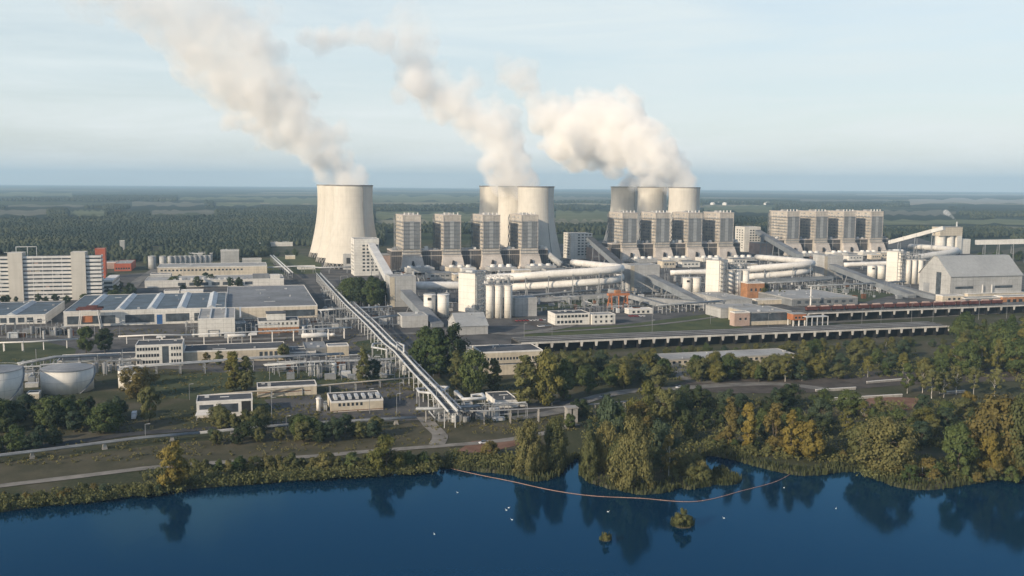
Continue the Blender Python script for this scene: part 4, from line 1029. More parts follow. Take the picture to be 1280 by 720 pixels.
tank('round white storage tank with a grey cone roof standing whole beside the thicket', 85, 494, 466, 62)
tank('small round tank half hidden behind the brown-green tree', 164, 487, 465, 30)

# gantry crane of the yard
A = G(98, 412); w = wid(A, 127); h = hgt(A, 388)
t = thing('gantry_crane', 'white arched yard crane with an orange cabin before the skylit workshop', 'gantry crane', A, TH)
for x in (0, w - .8):
    for y in (0, 9): Mb().beam((x, y, 0), (x + (1.8 if x == 0 else -1.8), y, h), .7, .7).build('leg', 'white_paint', t)
Mb().box(-1, -.3, h, w + 1, 1.2, h + 1.6).box(-1, 8, h, w + 1, 9.5, h + 1.6).build('girder', 'wagon_red', t)
Mb().box(3, 1.3, h * .35, 10, 7, h * .65).build('cabin', 'orange', t); Mb().box(6, 1.25, h + .02, 14, 7.9, h + 3).build('trolley', 'wagon_red', t)
# cable drums
for k in range(9):
    p = G(52 + k * 4.8, 417 + random.uniform(-1, 1)); t = thing('cable_drum', 'dark round drum in the row left of the yard crane', 'drum', p, TH + R(90), 'dark drums left of the yard crane')
    b = Mb(); n = 16; r = 2.1
    for y0, y1, rr in ((0, .25, r), (.26, 2.0, r * .6), (2.01, 2.26, r)):
        b.add([(rr * math.cos(2*math.pi*i/n), y, r + rr * math.sin(2*math.pi*i/n)) for y in (y0, y1) for i in range(n)], [tuple(range(n)), tuple(reversed(range(n, 2*n)))] + [(i, (i+1)%n, n+(i+1)%n, n+i) for i in range(n)])
    b.build('drum', 'concrete_dark', t)

# ---- pipe bridges and pipe racks
def rack(label, pts, z, npipe, width, r, mats, post=14, posts_m='steel_grey', group='pipe racks', name='pipe_rack', cat='pipe rack', walkway=False, legs='frame', zs=None):
    P = [G(x, y) for x, y in pts] if not isinstance(pts[0], Vector) else pts
    o = Vector(P[0]); P = [Vector((p.x, p.y, 0)) - o for p in P]
    t = thing(name, label, cat, o, 0, group)
    nrm_ = []
    for i in range(len(P)):
        q = (P[min(i+1, len(P)-1)] - P[max(i-1, 0)]).normalized(); nrm_.append(Vector((-q.y, q.x, 0)))
    zz = zs or [z] * len(P)
    for k in range(npipe):
        off = (k / (npipe - 1) - .5) * width if npipe > 1 else 0
        Mb().tube([p + n_ * off + Z * (q + r) for p, n_, q in zip(P, nrm_, zz)], r * (1 if k % 2 == 0 else .75), 8).build('pipe', mats[k % len(mats)], t, smooth=True)
    if walkway: 
        for p, q, z0, z1 in zip(P[:-1], P[1:], zz[:-1], zz[1:]): Mb().beam(p + Z * (z0 - .2), q + Z * (z1 - .2), width * .55, .25).build('walkway', 'roof_dark', t)
    for p, q, z0, z1 in zip(P[:-1], P[1:], zz[:-1], zz[1:]):
        L_ = (q - p).length; n = max(1, round(L_ / post)); n_ = (q - p).normalized(); s = Vector((-n_.y, n_.x, 0)) * (width / 2 + .4)
        for i in range(n):
            c = p.lerp(q, (i + .5) / n); zc = z0 + (z1 - z0) * (i + .5) / n; b = Mb()
            if legs == 'block':
                b.hexa([c + s * a + n_ * e for a, e in ((-.6, -1.1), (.6, -1.1), (.6, 1.1), (-.6, 1.1))], [c + s * a + n_ * e + Z * zc for a, e in ((-.45, -.5), (.45, -.5), (.45, .5), (-.45, .5))])
            else:
                b.beam(c - s, c - s + Z * (zc - .3), .45, .45).beam(c + s, c + s + Z * (zc - .3), .45, .45).beam(c - s + Z * (zc - .25), c + s + Z * (zc - .25), .45, .45)
                if zc > 5: b.beam(c - s + Z * (zc * .5), c + s + Z * (zc * .5), .3, .3)
            b.build('trestle', posts_m, t)
    return t
def GL(lst, z): return [Vector((G(x, y, z).x, G(x, y, z).y, 0)) for x, y in lst]
main = [(566, 516), (545, 492), (520, 466), (497, 440), (484, 430), (462, 407), (433, 380), (398, 342)]
rack('long white pipe bridge running from the shore to the left cooling towers', GL(main, 9), 9, 2, 4.4, .72, ['steel_pale'], post=16, posts_m='steel_pale', group='main pipe bridge', name='pipe_bridge', cat='pipe bridge', walkway=True)
rack('thin pair of white pipes hugging the right side of the main pipe bridge', GL([(574, 512), (505, 440), (492, 428), (470, 405), (441, 378)], 8), 8, 2, 1.6, .45, ['pipe_white', 'pipe_grey'], post=18, posts_m='steel_pale', group='main pipe bridge')
def loop(label, pts, z, r=.7, m='pipe_white', drop=True):
    P = GL(pts, z); o = Vector(P[0]); t = thing('pipe_loop', label, 'pipe loop', o, 0, 'white pipe loops')
    Q = [p - o + Z * z for p in P]
    Mb().tube(([Q[0] - Z * (z - .2)] if drop else []) + Q + ([Q[-1] - Z * (z - .2)] if drop else []), r, 8).build('pipe', m, t, smooth=True)
    for q in Q[1:-1]: Mb().box(q.x - .25, q.y - .25, 0, q.x + .25, q.y + .25, z - r - .02).build('post', 'steel_grey', t)
    return t
loop('white pipe loop reaching left from the main bridge near the shore', [(548, 492), (524, 490), (521, 486), (545, 485)], 8)
loop('white pipe loop reaching right from the main bridge near the shore', [(548, 489), (556, 487), (560, 484), (546, 483)], 8.5)
loop('white pipe loop high over the main bridge by the big green trees', [(496, 436), (496, 428), (505, 432), (505, 440)], 12, drop=False)
loop('white pipe loop left of the main bridge beside the grey shed', [(484, 437), (465, 434), (466, 430), (482, 428)], 8)
loop('tall white pipe portal just left of the small white shed near the shore', [(570, 489), (579, 499), (606, 498), (603, 493), (590, 494)], 9, r=.9)
rack('two-level pipe rack crossing the meadow below the three-storey office', [(150, 474), (240, 467), (330, 460), (430, 455)], 6.5, 5, 6, .3, ['pipe_grey', 'pipe_white', 'steel_grey'], post=15)
rack('grey pipe rack running left of the main bridge, above the compressor yard', [(330, 468), (400, 463), (470, 461), (515, 458)], 5.5, 4, 5, .3, ['pipe_white', 'pipe_grey'], post=12)
rack('pipe rack behind the long cream hall, carrying white pipes', [(240, 433), (300, 430), (380, 426), (440, 423)], 8, 2, 2, .4, ['pipe_white'], post=14, posts_m='white_paint')
rack('white pipe on white posts at the left edge below the dark drums', [(-30, 440), (40, 438), (98, 434)], 5.5, 2, 1.2, .5, ['white_paint'], post=12, posts_m='white_paint')
rack('white pipe on posts between the poplar pair and the three-storey office', [(148, 430), (190, 428), (240, 428)], 5, 2, 1.5, .5, ['white_paint'], post=12, posts_m='white_paint')
rack('pipe rack crossing above the long shed and the compressor house', [(250, 505), (320, 499), (396, 492), (460, 486), (518, 481)], 4, 2, 1.4, .4, ['cream_plain', 'pipe_grey'], post=16)
rack('thick dark conveyor pipe on white concrete blocks along the shore meadow', [(-60, 586), (0, 578), (80, 568), (180, 555), (250, 549)], 2.6, 2, 2.4, .45, ['pipe_grey', 'steel_grey'], post=26, posts_m='concrete', legs='block', group='shore pipes')
rack('continuation of the shore pipe behind the bushes in the middle', [(250, 549), (330, 541), (400, 536), (470, 532), (520, 529)], 2.6, 2, 2.4, .45, ['pipe_grey', 'steel_grey'], post=22, posts_m='concrete', legs='block', group='shore pipes')
rack('row of bare concrete posts with two thin pipes right of the pipe bridge end', [(560, 531), (620, 530), (690, 526), (760, 520), (800, 516)], 6.5, 2, 1.2, .22, ['steel_grey'], post=15, posts_m='concrete', group='shore pipes')
rack('low dark pipe rack at the near end of the main bridge', [(520, 527), (545, 527), (600, 523)], 6, 3, 3.5, .45, ['pipe_grey', 'pipe_white'], post=10, posts_m='concrete', group='shore pipes')
rack('pipe rack crossing in front of the left cooling towers', [(330, 342), (372, 340), (400, 342), (445, 341)], 7, 3, 4, .7, ['pipe_white', 'pipe_grey'], post=22)
rack('slanting white pipe rack left of the left cooling towers', GL([(340, 320), (352, 331), (364, 342)], 7), 7, 2, 4, 1.0, ['pipe_white'], post=24)
rack('pipe rack between the grey roofed hall and the left corner tower', [(398, 397), (440, 394), (490, 392)], 6, 4, 5, .5, ['pipe_white', 'pipe_grey'], post=14)
rack('pipe rack with tall frames crossing under the main pipe bridge', [(420, 412), (470, 410), (505, 406)], 8, 4, 6, .5, ['pipe_grey', 'steel_grey'], post=9)
rack('pipe rack between the dark tree clump and the main pipe bridge', [(405, 372), (440, 370), (480, 374)], 6, 4, 6, .5, ['pipe_grey', 'steel_grey'], post=12)
rack('pipe rack behind the tanks at the left edge', [(26, 470), (70, 461), (150, 458)], 7, 4, 5, .5, ['pipe_grey', 'pipe_white'], post=10)
rack('long grey pipe rack in front of the left ducts', [(600, 381), (660, 378), (720, 372), (765, 370)], 6, 4, 6, .7, ['pipe_grey', 'pipe_white'], post=14)
rack('pipe rack in front of the middle conveyor foot', [(820, 392), (860, 389), (905, 386)], 7, 3, 5, .6, ['pipe_grey', 'pipe_white'], post=10, posts_m='steel_pale')
rack('pipe rack below the long right conveyor', [(1010, 366), (1060, 364), (1130, 360)], 7, 3, 5, .6, ['pipe_grey', 'pipe_white'], post=13, posts_m='steel_pale')
rack('pipe rack left of the middle silo bank', [(960, 362), (1000, 360), (1040, 357)], 7, 3, 5, .6, ['pipe_grey', 'pipe_white'], post=13)

# concrete block pillars, tanks lying down, huts
A = G(709, 529); t = thing('pump_pillars', 'pair of pale concrete pillars among the shore trees near the bare posts', 'pillars', A, TH)
for x in (0, 3.2): Mb().box(x, 0, 0, x + 2.2, 4, 7).build('pillar', 'concrete', t)
Mb().box(-.3, -.3, 7.01, 5.7, 4.3, 7.6).build('cap', 'concrete', t)
def lying_tank(label, px, py, L_, r, z, rz=TH, m='white_paint'):
    p = G(px, py); t = thing('lying_tank', label, 'tank', p, rz, 'white tanks lying on their side')
    Mb().tube([(0, 0, z), (.6, 0, z), (L_ - .6, 0, z), (L_, 0, z)], [r * .6, r, r, r * .6], 14).build('shell', m, t, smooth=True)
    for x in (L_ * .2, L_ * .8): Mb().box(x - .4, -r * .8, 0, x + .4, r * .8, z - r * .6).build('saddle', 'concrete', t)
lying_tank('white cylinder tank lying on the roof pipes right of the long cream hall', 377, 431, 18, 1.8, 6.5)
lying_tank('white cylinder tank lying behind the dark roof of the long cream hall', 285, 434, 12, 1.2, 8)
lying_tank('white cylinder tank lying in the grass far right among the trees', 1192, 468, 13, 1.5, 2.2)
for k in range(8): lying_tank('small white drum tank in the row right of the orange brick house', 378 + k * 5, 421, 3.5, 1.2, 1.6)

# ---- lamp posts and masts
def mast(px, yb, top, label, group, r=.10, lamp=True):
    p = G(px, yb); h = hgt(p, top); t = thing('lamp_post', label, 'lamp post', p, TH, group)
    Mb().cyl(0, 0, 0, h, r * 1.3, r, 6).build('pole', 'steel_grey', t)
    if lamp: Mb().beam((0, 0, h - .1), (1.6, 0, h + .1), .14, .14).build('arm', 'steel_pale', t); Mb().box(1.2, -.25, h - .05, 2.2, .25, h + .12).build('lamp', 'light_grey', t)
for k, (x, y0, y1) in enumerate(((340, 536, 497), (358, 538, 520), (237, 500, 480), (462, 517, 486), (496, 520, 492), (182, 549, 530), (745, 408, 372), (815, 405, 368), (888, 405, 372), (1077, 408, 386), (1101, 407, 384), (1139, 404, 380), (1166, 402, 378), (1200, 401, 377), (1223, 400, 376), (655, 436, 404), (690, 430, 405), (815, 420, 400), (960, 414, 392), (1258, 398, 372), (500, 505, 478), (640, 512, 492), (690, 508, 494), (150, 425, 402), (30, 440, 405))):
    where = ['by the shore road', 'on the lawn before the rail platform', 'along the pale road under the red wagons', 'in the works yard'][0 if y0 > 495 else 2 if x > 1050 else 1 if x > 640 else 3]
    mast(x, y0, y1, f'thin pale lamp post {where}', f'lamp posts {where}')

# ---- vehicles
def car(label, px, py, rz, m, van=False, group=None, cat=None):
    p = G(px, py); t = thing('van' if van else 'car', label, cat or ('van' if van else 'car'), p + Z * .08, rz, group)
    L_, W_ = (6.5, 2.2) if van else (4.4, 1.8)
    if van:
        b = Mb(); b.box(2.0, 0, .9, L_, W_, 3.1); b.build('cargo_box', m, t)
        b = Mb(); b.prism([(0, .5), (1.95, .5), (1.95, 2.3), (.7, 2.3), (.1, 1.4)], .1, W_ - .1); b.build('cab', m, t)
        Mb().box(0.0, .0, .4, L_, W_, .49).build('chassis', 'black', t)
    else:
        b = Mb(); b.prism([(0, .35), (L_, .35), (L_, .85), (3.9, .95), (.9, .9), (0, .75)], 0, W_); b.build('body', m, t)
        b = Mb(); b.prism([(.95, .93), (3.85, .95), (3.3, 1.45), (1.6, 1.45)], .12, W_ - .12); b.build('cabin', 'glass_dark', t)
    for x in (.9, L_ - 1):
        for y in (-.03, W_ - .17):
            Mb().add([(x + .34 * math.cos(k * math.pi / 6), y + s, .34 + .34 * math.sin(k * math.pi / 6)) for s in (0, .2) for k in range(12)], [tuple(range(12)), tuple(reversed(range(12, 24)))] + [(k, (k + 1) % 12, 12 + (k + 1) % 12, 12 + k) for k in range(12)]).build('wheel', 'black', t)
car('white box van parked at the end of the lane beside the thicket', 170, 525, TH + R(90), 'car_white', True)
car('white van beside the small coal heap behind the red-orange pavilion', 310, 421, TH, 'car_white', True)
car('white van on the road before the three-storey office', 195, 424, TH, 'car_white', True)
for k in range(9): car('small car parked in the row before the grey windowless box house', 648 + k * 4.3, 402 - k * .15, TH + R(90), random.choice(['car_white', 'car_grey', 'car_white', 'car_red']), group='cars parked before the grey box house')
for k in range(6): car('car parked in the row beside the white two-storey office', 676 + k * 2.6, 409 - k * .2, TH + R(90), random.choice(['car_white', 'car_grey']), group='cars parked beside the white office')
for k in range(5): car('car parked by the low shed right of the orange gantry', 790 + k * 4.2, 396, TH + R(90), random.choice(['car_white', 'car_grey', 'car_red']), group='cars parked by the low shed')
car('pale car standing on the dirt road by the pale pillars', 752, 498, TH + R(25), 'car_grey')
car('white car on the sandy square beside the goods shed', 846, 486, TH, 'car_white')
car('white car on the gravel path near the shore bushes', 600, 556, TH + R(8), 'car_white')

# ---- on the lake: floating boom, boat, buoys, swans
bp = smooth_line([G(x, y, WATER_Z) for x, y in ((549, 580), (565, 586), (600, 594), (640, 602), (690, 613), (740, 620), (800, 623), (870, 627), (930, 613), (970, 602), (994, 589))], 8)
o = Vector(bp[0]); t = thing('floating_boom', 'thin pinkish floating boom curving across the lake from the shore', 'floating boom', o)
Mb().tube([p - o + Z * .06 for p in bp], .13, 6).build('float_line', 'boom_pink', t)
fl = Mb()
for i in range(0, len(bp) - 1, 3): fl.ball(bp[i] - o + Z * .06, .24, 6, 4)
fl.build('floats', 'boom_pink', t)
p = G(1104, 600, WATER_Z); t = thing('boat', 'pale upturned boat on the reed bank at the right', 'boat', p + Z * .2, R(10))
b = Mb(); n = 10
for i in range(n): pass
sec = [(x, .95 * math.sin(math.pi * (x + .3) / 6.6) ** .6) for x in [0.05 + 5.9 * i / 11 for i in range(12)]]
vs_ = []
for x, w_ in sec:
    for a in range(7): q = math.pi * a / 6; vs_.append((x, w_ * math.cos(q) * 1.0, .95 * math.sin(q) * min(1, w_ + .2)))
b.add(vs_, [(i*7+a, i*7+a+1, (i+1)*7+a+1, (i+1)*7+a) for i in range(11) for a in range(6)]); b.build('hull', 'concrete', t, smooth=True)
Mb().box(.2, -.06, .95, 5.8, .06, 1.05).build('keel', 'concrete', t)
p = G(1138, 597); t = thing('jetty', 'small rusty jetty with two poles behind the pale boat', 'jetty', p, R(15))
Mb().box(0, 0, .5, 7, 2.4, .7).build('deck', 'rust', t)
for x in (.4, 6.4): Mb().cyl(x, 1.2, -1.4, 3.6, .12, n=6).build('post', 'steel_pale', t)
def swan(px, py, lab, s=.55):
    p = G(px, py, WATER_Z); t = thing('swan', lab, 'swan', p, random.uniform(0, 6), 'swans on the lake')
    b = Mb(); b.ball((0, 0, .22 * s), .42 * s, 10, 6, sz=.7)
    b.v = [(x * 1.7, y, z) for x, y, z in b.v]
    b.build('body', 'feather', t, smooth=True)
    Mb().tube([(.5 * s, 0, .3 * s), (.78 * s, 0, .7 * s), (.72 * s, 0, 1.0 * s), (.95 * s, 0, .95 * s), (1.05 * s, 0, .9 * s)], [.1 * s, .07 * s, .07 * s, .08 * s, .03 * s], 6).build('neck', 'feather', t, smooth=True)
for k, (x, y) in enumerate(((636, 635), (640, 650), (633, 638), (572, 616), (760, 640), (543, 668), (905, 648), (980, 610), (1045, 636))):
    swan(x, y, ['topmost of three white swans close together in the water below the boom', 'lowest of three white swans close together in the water below the boom', 'middle one of three white swans close together in the water below the boom', 'white swan left of the boom near the shore', 'lone white swan just under the middle of the boom', 'lone white swan far out in the lower left water', 'lone white swan right of the small reed island', 'white swan next to the right end of the boom', 'lone white swan on the right-hand water below the yellow poplars'][k])

# ---- village houses far off between the woods
for k in range(12):
    p = G(random.uniform(886, 958), random.uniform(253.5, 256.5)); t = thing('village_house', 'tiny white house in the far village beyond the right cooling towers', 'house', p, random.uniform(0, 3), 'houses of the far village')
    Mb().prismx([(0, 0), (14, 0), (14, 9), (7, 15), (0, 9)], 0, random.uniform(16, 34)).build('wall', 'white_paint', t)

# ---- the uncountable jumble of thin pipes, frames and small plant between the big buildings
b = Mb()
for (x0, y0, x1, y1, n_) in ((402, 352, 492, 412, 150), (26, 462, 70, 486, 40), (118, 457, 160, 470, 30), (330, 456, 520, 476, 120), (522, 347, 640, 400, 110), (700, 342, 830, 394, 130),
                             (830, 347, 905, 390, 70), (935, 342, 1040, 362, 90), (1000, 356, 1130, 374, 90), (640, 372, 790, 390, 70), (372, 406, 402, 420, 40), (690, 326, 930, 345, 130), (490, 340, 690, 352, 100), (960, 312, 1112, 336, 120), (230, 408, 330, 424, 40), (0, 414, 90, 424, 40), (540, 516, 620, 528, 40), (1120, 325, 1200, 350, 40)):
    for _ in range(n_):
        p = G(random.uniform(x0, x1), random.uniform(y0, y1)); q = p + Vector((random.choice([1, -1]) * random.uniform(3, 18), 0, 0)); a = random.choice([0, 0, math.pi / 2])
        e1 = U if a == 0 else V; L_ = random.uniform(3, 20); z = random.uniform(1.5, 9); kind = random.random(); m = random.choice([0, 1, 1, 2, 3])
        if kind < .45:
            b.tube([p + Z * z, p + e1 * L_ + Z * z], random.uniform(.12, .4), 5, m)
            for f in (0, 1): b.box((p + e1 * L_ * f).x - .15, (p + e1 * L_ * f).y - .15, 0, (p + e1 * L_ * f).x + .15, (p + e1 * L_ * f).y + .15, z, 1)
        elif kind < .6:
            b.tube([p, p + Z * z, p + e1 * 3 + Z * z, p + e1 * 3], .3, 5, m)
        elif kind < .78:
            h_ = random.uniform(1.2, 5); c = [p, p + U * random.uniform(2, 7)]; c += [c[1] + V * 3, c[0] + V * 3]; b.hexa(c, [x + Z * h_ for x in c], random.choice([0, 1, 2, 3, 4]))
        elif kind < .9: b.cyl(p.x, p.y, 0, random.uniform(2, 7), random.uniform(.6, 1.8), n=10, m=m)
        else: b.box(p.x - .12, p.y - .12, 0, p.x + .12, p.y + .12, random.uniform(6, 16), 1)
tag(b.build('pipework', ['pipe_white', 'steel_grey', 'pipe_grey', 'light_grey', 'rust']), 'jumble of thin pipes, frames and small plant between the big buildings', 'pipework', kind='stuff')

# ---- low pale walls of the old tracks in the open wood
for x0, y0, x1, y1, lab in ((1035, 501, 1128, 496, 'long low pale wall in the open wood right of the lagoon wood'), (1084, 480, 1131, 476, 'short low pale wall beside the old track in the open wood'), (1178, 493, 1206, 491, 'short white low wall under the birches on the right'), (1020, 490, 1070, 487, 'faint low grey wall above the long pale one in the open wood')):
    a, c = G(x0, y0), G(x1, y1); t = thing('low_wall', lab, 'wall', a, math.atan2((c - a).y, (c - a).x))
    Mb().box(0, 0, 0, (c - a).length, .8, 1.3).build('wall', 'concrete', t); Mb().box(-.1, -.1, 1.31, (c - a).length + .1, .9, 1.5).build('coping', 'white_paint', t)

# ---- small plant on the big flat roofs: vents, hatches, ducts
for o in [x for x in COL.objects if x.parent is None and x.get('category') in ('building', 'hall', 'office')]:
    rf = ROOF.get(o.name)
    if rf is None or o.name.startswith('bunker'): continue
    xs = [v.co.x for v in rf.data.vertices]; ys = [v.co.y for v in rf.data.vertices]; zt = max(v.co.z for v in rf.data.vertices)
    w_, d_ = max(xs), max(ys)
    if w_ * d_ < 250: continue
    for _ in range(int(min(9, 2 + w_ * d_ / 500))):
        x, y = random.uniform(2, w_ - 3), random.uniform(2, max(2.1, d_ - 3)); k = random.random()
        if k < .5: Mb().box(x, y, zt - .5, x + random.uniform(.8, 2.4), y + random.uniform(.8, 2), zt + random.uniform(.3, 1.4)).build('roof_unit', random.choice(['steel_pale', 'steel_grey', 'light_grey']), rf)
        elif k < .8: Mb().cyl(x, y, zt - .5, zt + random.uniform(.4, 1.3), .35, n=8).build('vent', random.choice(['steel_pale', 'steel_grey']), rf)
        else: Mb().tube([(x, y, zt + .1), (min(w_ - 1, x + random.uniform(4, 10)), y, zt + .1)], .28, 6).build('roof_duct', 'steel_pale', rf)

# ================================================================== vegetation
rng = np.random.default_rng(11)
def leaf_mat(name, c0, c1, trans=0.25, ns=0.22):
    m = bpy.data.materials.new(name); m.use_nodes = True
    n, l = m.node_tree.nodes, m.node_tree.links; b = n['Principled BSDF']; out = n['Material Output']
    b.inputs['Roughness'].default_value = 0.75; b.inputs['Specular IOR Level'].default_value = 0.2
    g = n.new('ShaderNodeNewGeometry'); q = n.new('ShaderNodeTexNoise'); q.inputs['Scale'].default_value = ns; q.inputs['Detail'].default_value = 5
    l.new(g.outputs['Position'], q.inputs['Vector'])
    oi = n.new('ShaderNodeObjectInfo'); a = n.new('ShaderNodeMath'); a.operation = 'MULTIPLY_ADD'; a.inputs[1].default_value = 0.3
    l.new(oi.outputs['Random'], a.inputs[0]); l.new(q.outputs['Fac'], a.inputs[2])
    r = n.new('ShaderNodeValToRGB'); r.color_ramp.elements[0].position = 0.42; r.color_ramp.elements[1].position = 0.88
    r.color_ramp.elements[0].color = (*c0, 1); r.color_ramp.elements[1].color = (*c1, 1)
    l.new(a.outputs[0], r.inputs['Fac']); l.new(r.outputs['Color'], b.inputs['Base Color'])
    t = n.new('ShaderNodeBsdfTranslucent'); l.new(r.outputs['Color'], t.inputs['Color'])
    mx = n.new('ShaderNodeMixShader'); mx.inputs[0].default_value = trans
    l.new(b.outputs[0], mx.inputs[1]); l.new(t.outputs[0], mx.inputs[2]); l.new(mx.outputs[0], out.inputs['Surface'])
    MATS[name] = m
leaf_mat('leaf_dark', (0.0250, 0.0425, 0.0200), (0.0688, 0.0875, 0.0350))
leaf_mat('leaf_green', (0.0459, 0.0729, 0.0243), (0.1148, 0.1418, 0.0459))
leaf_mat('leaf_olive', (0.082, 0.092, 0.036), (0.165, 0.165, 0.062))
leaf_mat('leaf_lime', (0.0935, 0.1012, 0.0275), (0.1870, 0.1705, 0.0495))
leaf_mat('leaf_gold', (0.145, 0.118, 0.028), (0.25, 0.195, 0.048))
leaf_mat('leaf_ochre', (0.115, 0.096, 0.032), (0.19, 0.155, 0.052))
leaf_mat('leaf_willow', (0.108, 0.106, 0.040), (0.205, 0.185, 0.070))
leaf_mat('leaf_teal', (0.0351, 0.0607, 0.0378), (0.0837, 0.1107, 0.0607))
leaf_mat('reed', (0.062, 0.074, 0.030), (0.125, 0.125, 0.055), 0.3)
leaf_mat('wood_far', (0.0180, 0.0280, 0.0180), (0.0480, 0.0580, 0.0340), 0.0, 0.02)

m_ = MATS['wood_far']; n_, l_ = m_.node_tree.nodes, m_.node_tree.links
g_ = [x for x in n_ if x.type == 'NEW_GEOMETRY'][0]; r_p = [x for x in n_ if x.type == 'VALTORGB'][0]
qs = []
for sc_, de_ in ((0.005, 4), (0.13, 2)):
    q_ = n_.new('ShaderNodeTexNoise'); q_.inputs['Scale'].default_value = sc_; q_.inputs['Detail'].default_value = de_; l_.new(g_.outputs['Position'], q_.inputs['Vector']); qs.append(q_.outputs['Fac'])
ma = n_.new('ShaderNodeMath'); ma.operation = 'MULTIPLY_ADD'; ma.inputs[1].default_value = 0.55; l_.new(qs[1], ma.inputs[0]); l_.new(qs[0], ma.inputs[2])
for x in list(r_p.inputs['Fac'].links): l_.remove(x)
l_.new(ma.outputs[0], r_p.inputs['Fac']); r_p.color_ramp.elements[0].position = 0.66; r_p.color_ramp.elements[1].position = 0.98
r_p.color_ramp.elements[0].color = (0.018, 0.030, 0.020, 1); r_p.color_ramp.elements[1].color = (0.062, 0.070, 0.034, 1)
def quads(centres, normals, sizes, aspect=1.0, up=False):
    n = len(centres)
    nn = normals / np.maximum(np.linalg.norm(normals, axis=1, keepdims=True), 1e-6)
    ref = np.tile([0, 0, 1.0], (n, 1)) if up else rng.normal(size=(n, 3))
    x = np.cross(nn, ref); x /= np.maximum(np.linalg.norm(x, axis=1, keepdims=True), 1e-6)
    y = np.cross(nn, x)
    s = sizes[:, None] / 2
    j = lambda: 1 + rng.uniform(-.35, .35, size=(n, 1))
    v = np.stack([centres - x * s * j() - y * s * aspect * j(), centres + x * s * j() - y * s * aspect * j(), centres + x * s * j() + y * s * aspect * j(), centres - x * s * j() + y * s * aspect * j()], 1)
    return v.reshape(-1, 3)
def quad_mesh(name, V_, m):
    n = len(V_) // 4
    me = bpy.data.meshes.new(name)
    me.vertices.add(len(V_)); me.vertices.foreach_set('co', V_.astype(np.float32).ravel())
    me.loops.add(n * 4); me.loops.foreach_set('vertex_index', np.arange(n * 4, dtype=np.int32))
    me.polygons.add(n); me.polygons.foreach_set('loop_start', np.arange(n, dtype=np.int32) * 4)
    me.polygons.foreach_set('loop_total', np.full(n, 4, dtype=np.int32))
    me.materials.append(MATS[m] if isinstance(m, str) else m)
    me.update(calc_edges=True); me.validate()
    return me

def crown(kind, m):
    """A unit-height crown of leaf faces in clumps; the outline is uneven and has gaps."""
    P = {'round': (.16, .36, 46, 115, .034), 'poplar': (.08, .19, 44, 105, .029), 'willow': (.02, .46, 84, 120, .027),
         'birch': (.22, .24, 28, 95, .029), 'bush': (.0, .62, 28, 120, .056), 'oak': (.12, .46, 50, 115, .033)}[kind]
    zb, rad, ncl, per, sz = P
    C, N, S = [], [], []
    ph = rng.uniform(0, 6.28, 3); amp = rng.uniform(.1, .3, 3)
    k = 0
    while k < ncl:
        z = rng.uniform(0, 1)
        if kind == 'poplar': prof = (math.sin(math.pi * min(1, z * .92 + .08)) ** .55) * (1 - .35 * z)
        elif kind == 'willow': prof = math.sqrt(max(0, 1 - z ** 3.4)) * (.78 + .22 * min(1, z * 3))
        elif kind == 'bush': prof = math.sqrt(max(0, 1 - z ** 2))
        else: prof = math.sin(math.pi * (z * .88 + .1)) ** .6
        a = rng.uniform(0, 2 * math.pi)
        lob = 1 + amp[0] * math.sin(2 * a + ph[0]) + amp[1] * math.sin(3 * a + ph[1] + 4 * z) * .7
        rr = rad * prof * lob * math.sqrt(rng.uniform(.18, 1))
        zc = zb + (1 - zb) * z * (1 + .05 * math.sin(3 * a + ph[2]))
        c = np.array([rr * math.cos(a), rr * math.sin(a), min(zc, 1.02)])
        cr = rad * rng.uniform(.22, .40) * (1.0 if kind != 'poplar' else 1.25)
        n = int(per * rng.uniform(.6, 1.3))
        d = rng.normal(size=(n, 3)); d /= np.linalg.norm(d, axis=1, keepdims=True)
        q = c + d * (cr * rng.uniform(.45, 1.05, size=(n, 1))) * np.array([1, 1, .8 if kind != 'willow' else .95])
        out = q - np.array([0, 0, zb + (1 - zb) * .4]); out /= np.maximum(np.linalg.norm(out, axis=1, keepdims=True), 1e-5)
        N.append(d * .7 + out * .6 + rng.normal(size=(n, 3)) * .35 + np.array([0, 0, .15])); C.append(q); S.append(rng.uniform(.6, 1.35, n) * sz)
        k += 1
    C, N, S = np.concatenate(C), np.concatenate(N), np.concatenate(S)
    C[:, 2] = np.maximum(C[:, 2], .015)
    return quad_mesh('crown', quads(C, N, S, 1.15), m)
def trunk(kind, m):
    b = Mb(); r0 = {'round': .020, 'oak': .024, 'poplar': .016, 'birch': .012, 'willow': .026, 'bush': .02}[kind]
    top = {'bush': .55}.get(kind, .82)
    pts = [Vector((rng.normal() * .008 * i, rng.normal() * .008 * i, -.03 + (top + .03) * i / 5)) for i in range(6)]
    b.tube(pts, [r0 * (1.25 if i == 0 else 1 - .15 * i) for i in range(6)], 7)
    nb = 7 if kind != 'poplar' else 5
    rad = {'round': .28, 'oak': .36, 'poplar': .13, 'birch': .17, 'willow': .36, 'bush': .45}[kind]
    for k in range(nb):
        a = k * 2.4 + rng.uniform(0, .6); z = (.14 if kind in ('willow', 'bush') else .3) + .45 * k / nb
        p = pts[0].lerp(pts[-1], min(1, z / top)); e = Vector((math.cos(a) * rad, math.sin(a) * rad, z + rng.uniform(.12, .28)))
        b.tube([p, p.lerp(e, .5) + Z * .03, e], [r0 * .5, r0 * .35, r0 * .12], 5)
    return b.mesh('trunk', m)
LIB = {}
def tree_mesh(kind, m):
    k = (kind, m)
    if k not in LIB: LIB[k] = [(crown(kind, m), trunk(kind, 'bark_pale' if kind == 'birch' else 'bark')) for _ in range(3 if kind != 'willow' else 2)]
    return random.choice(LIB[k])
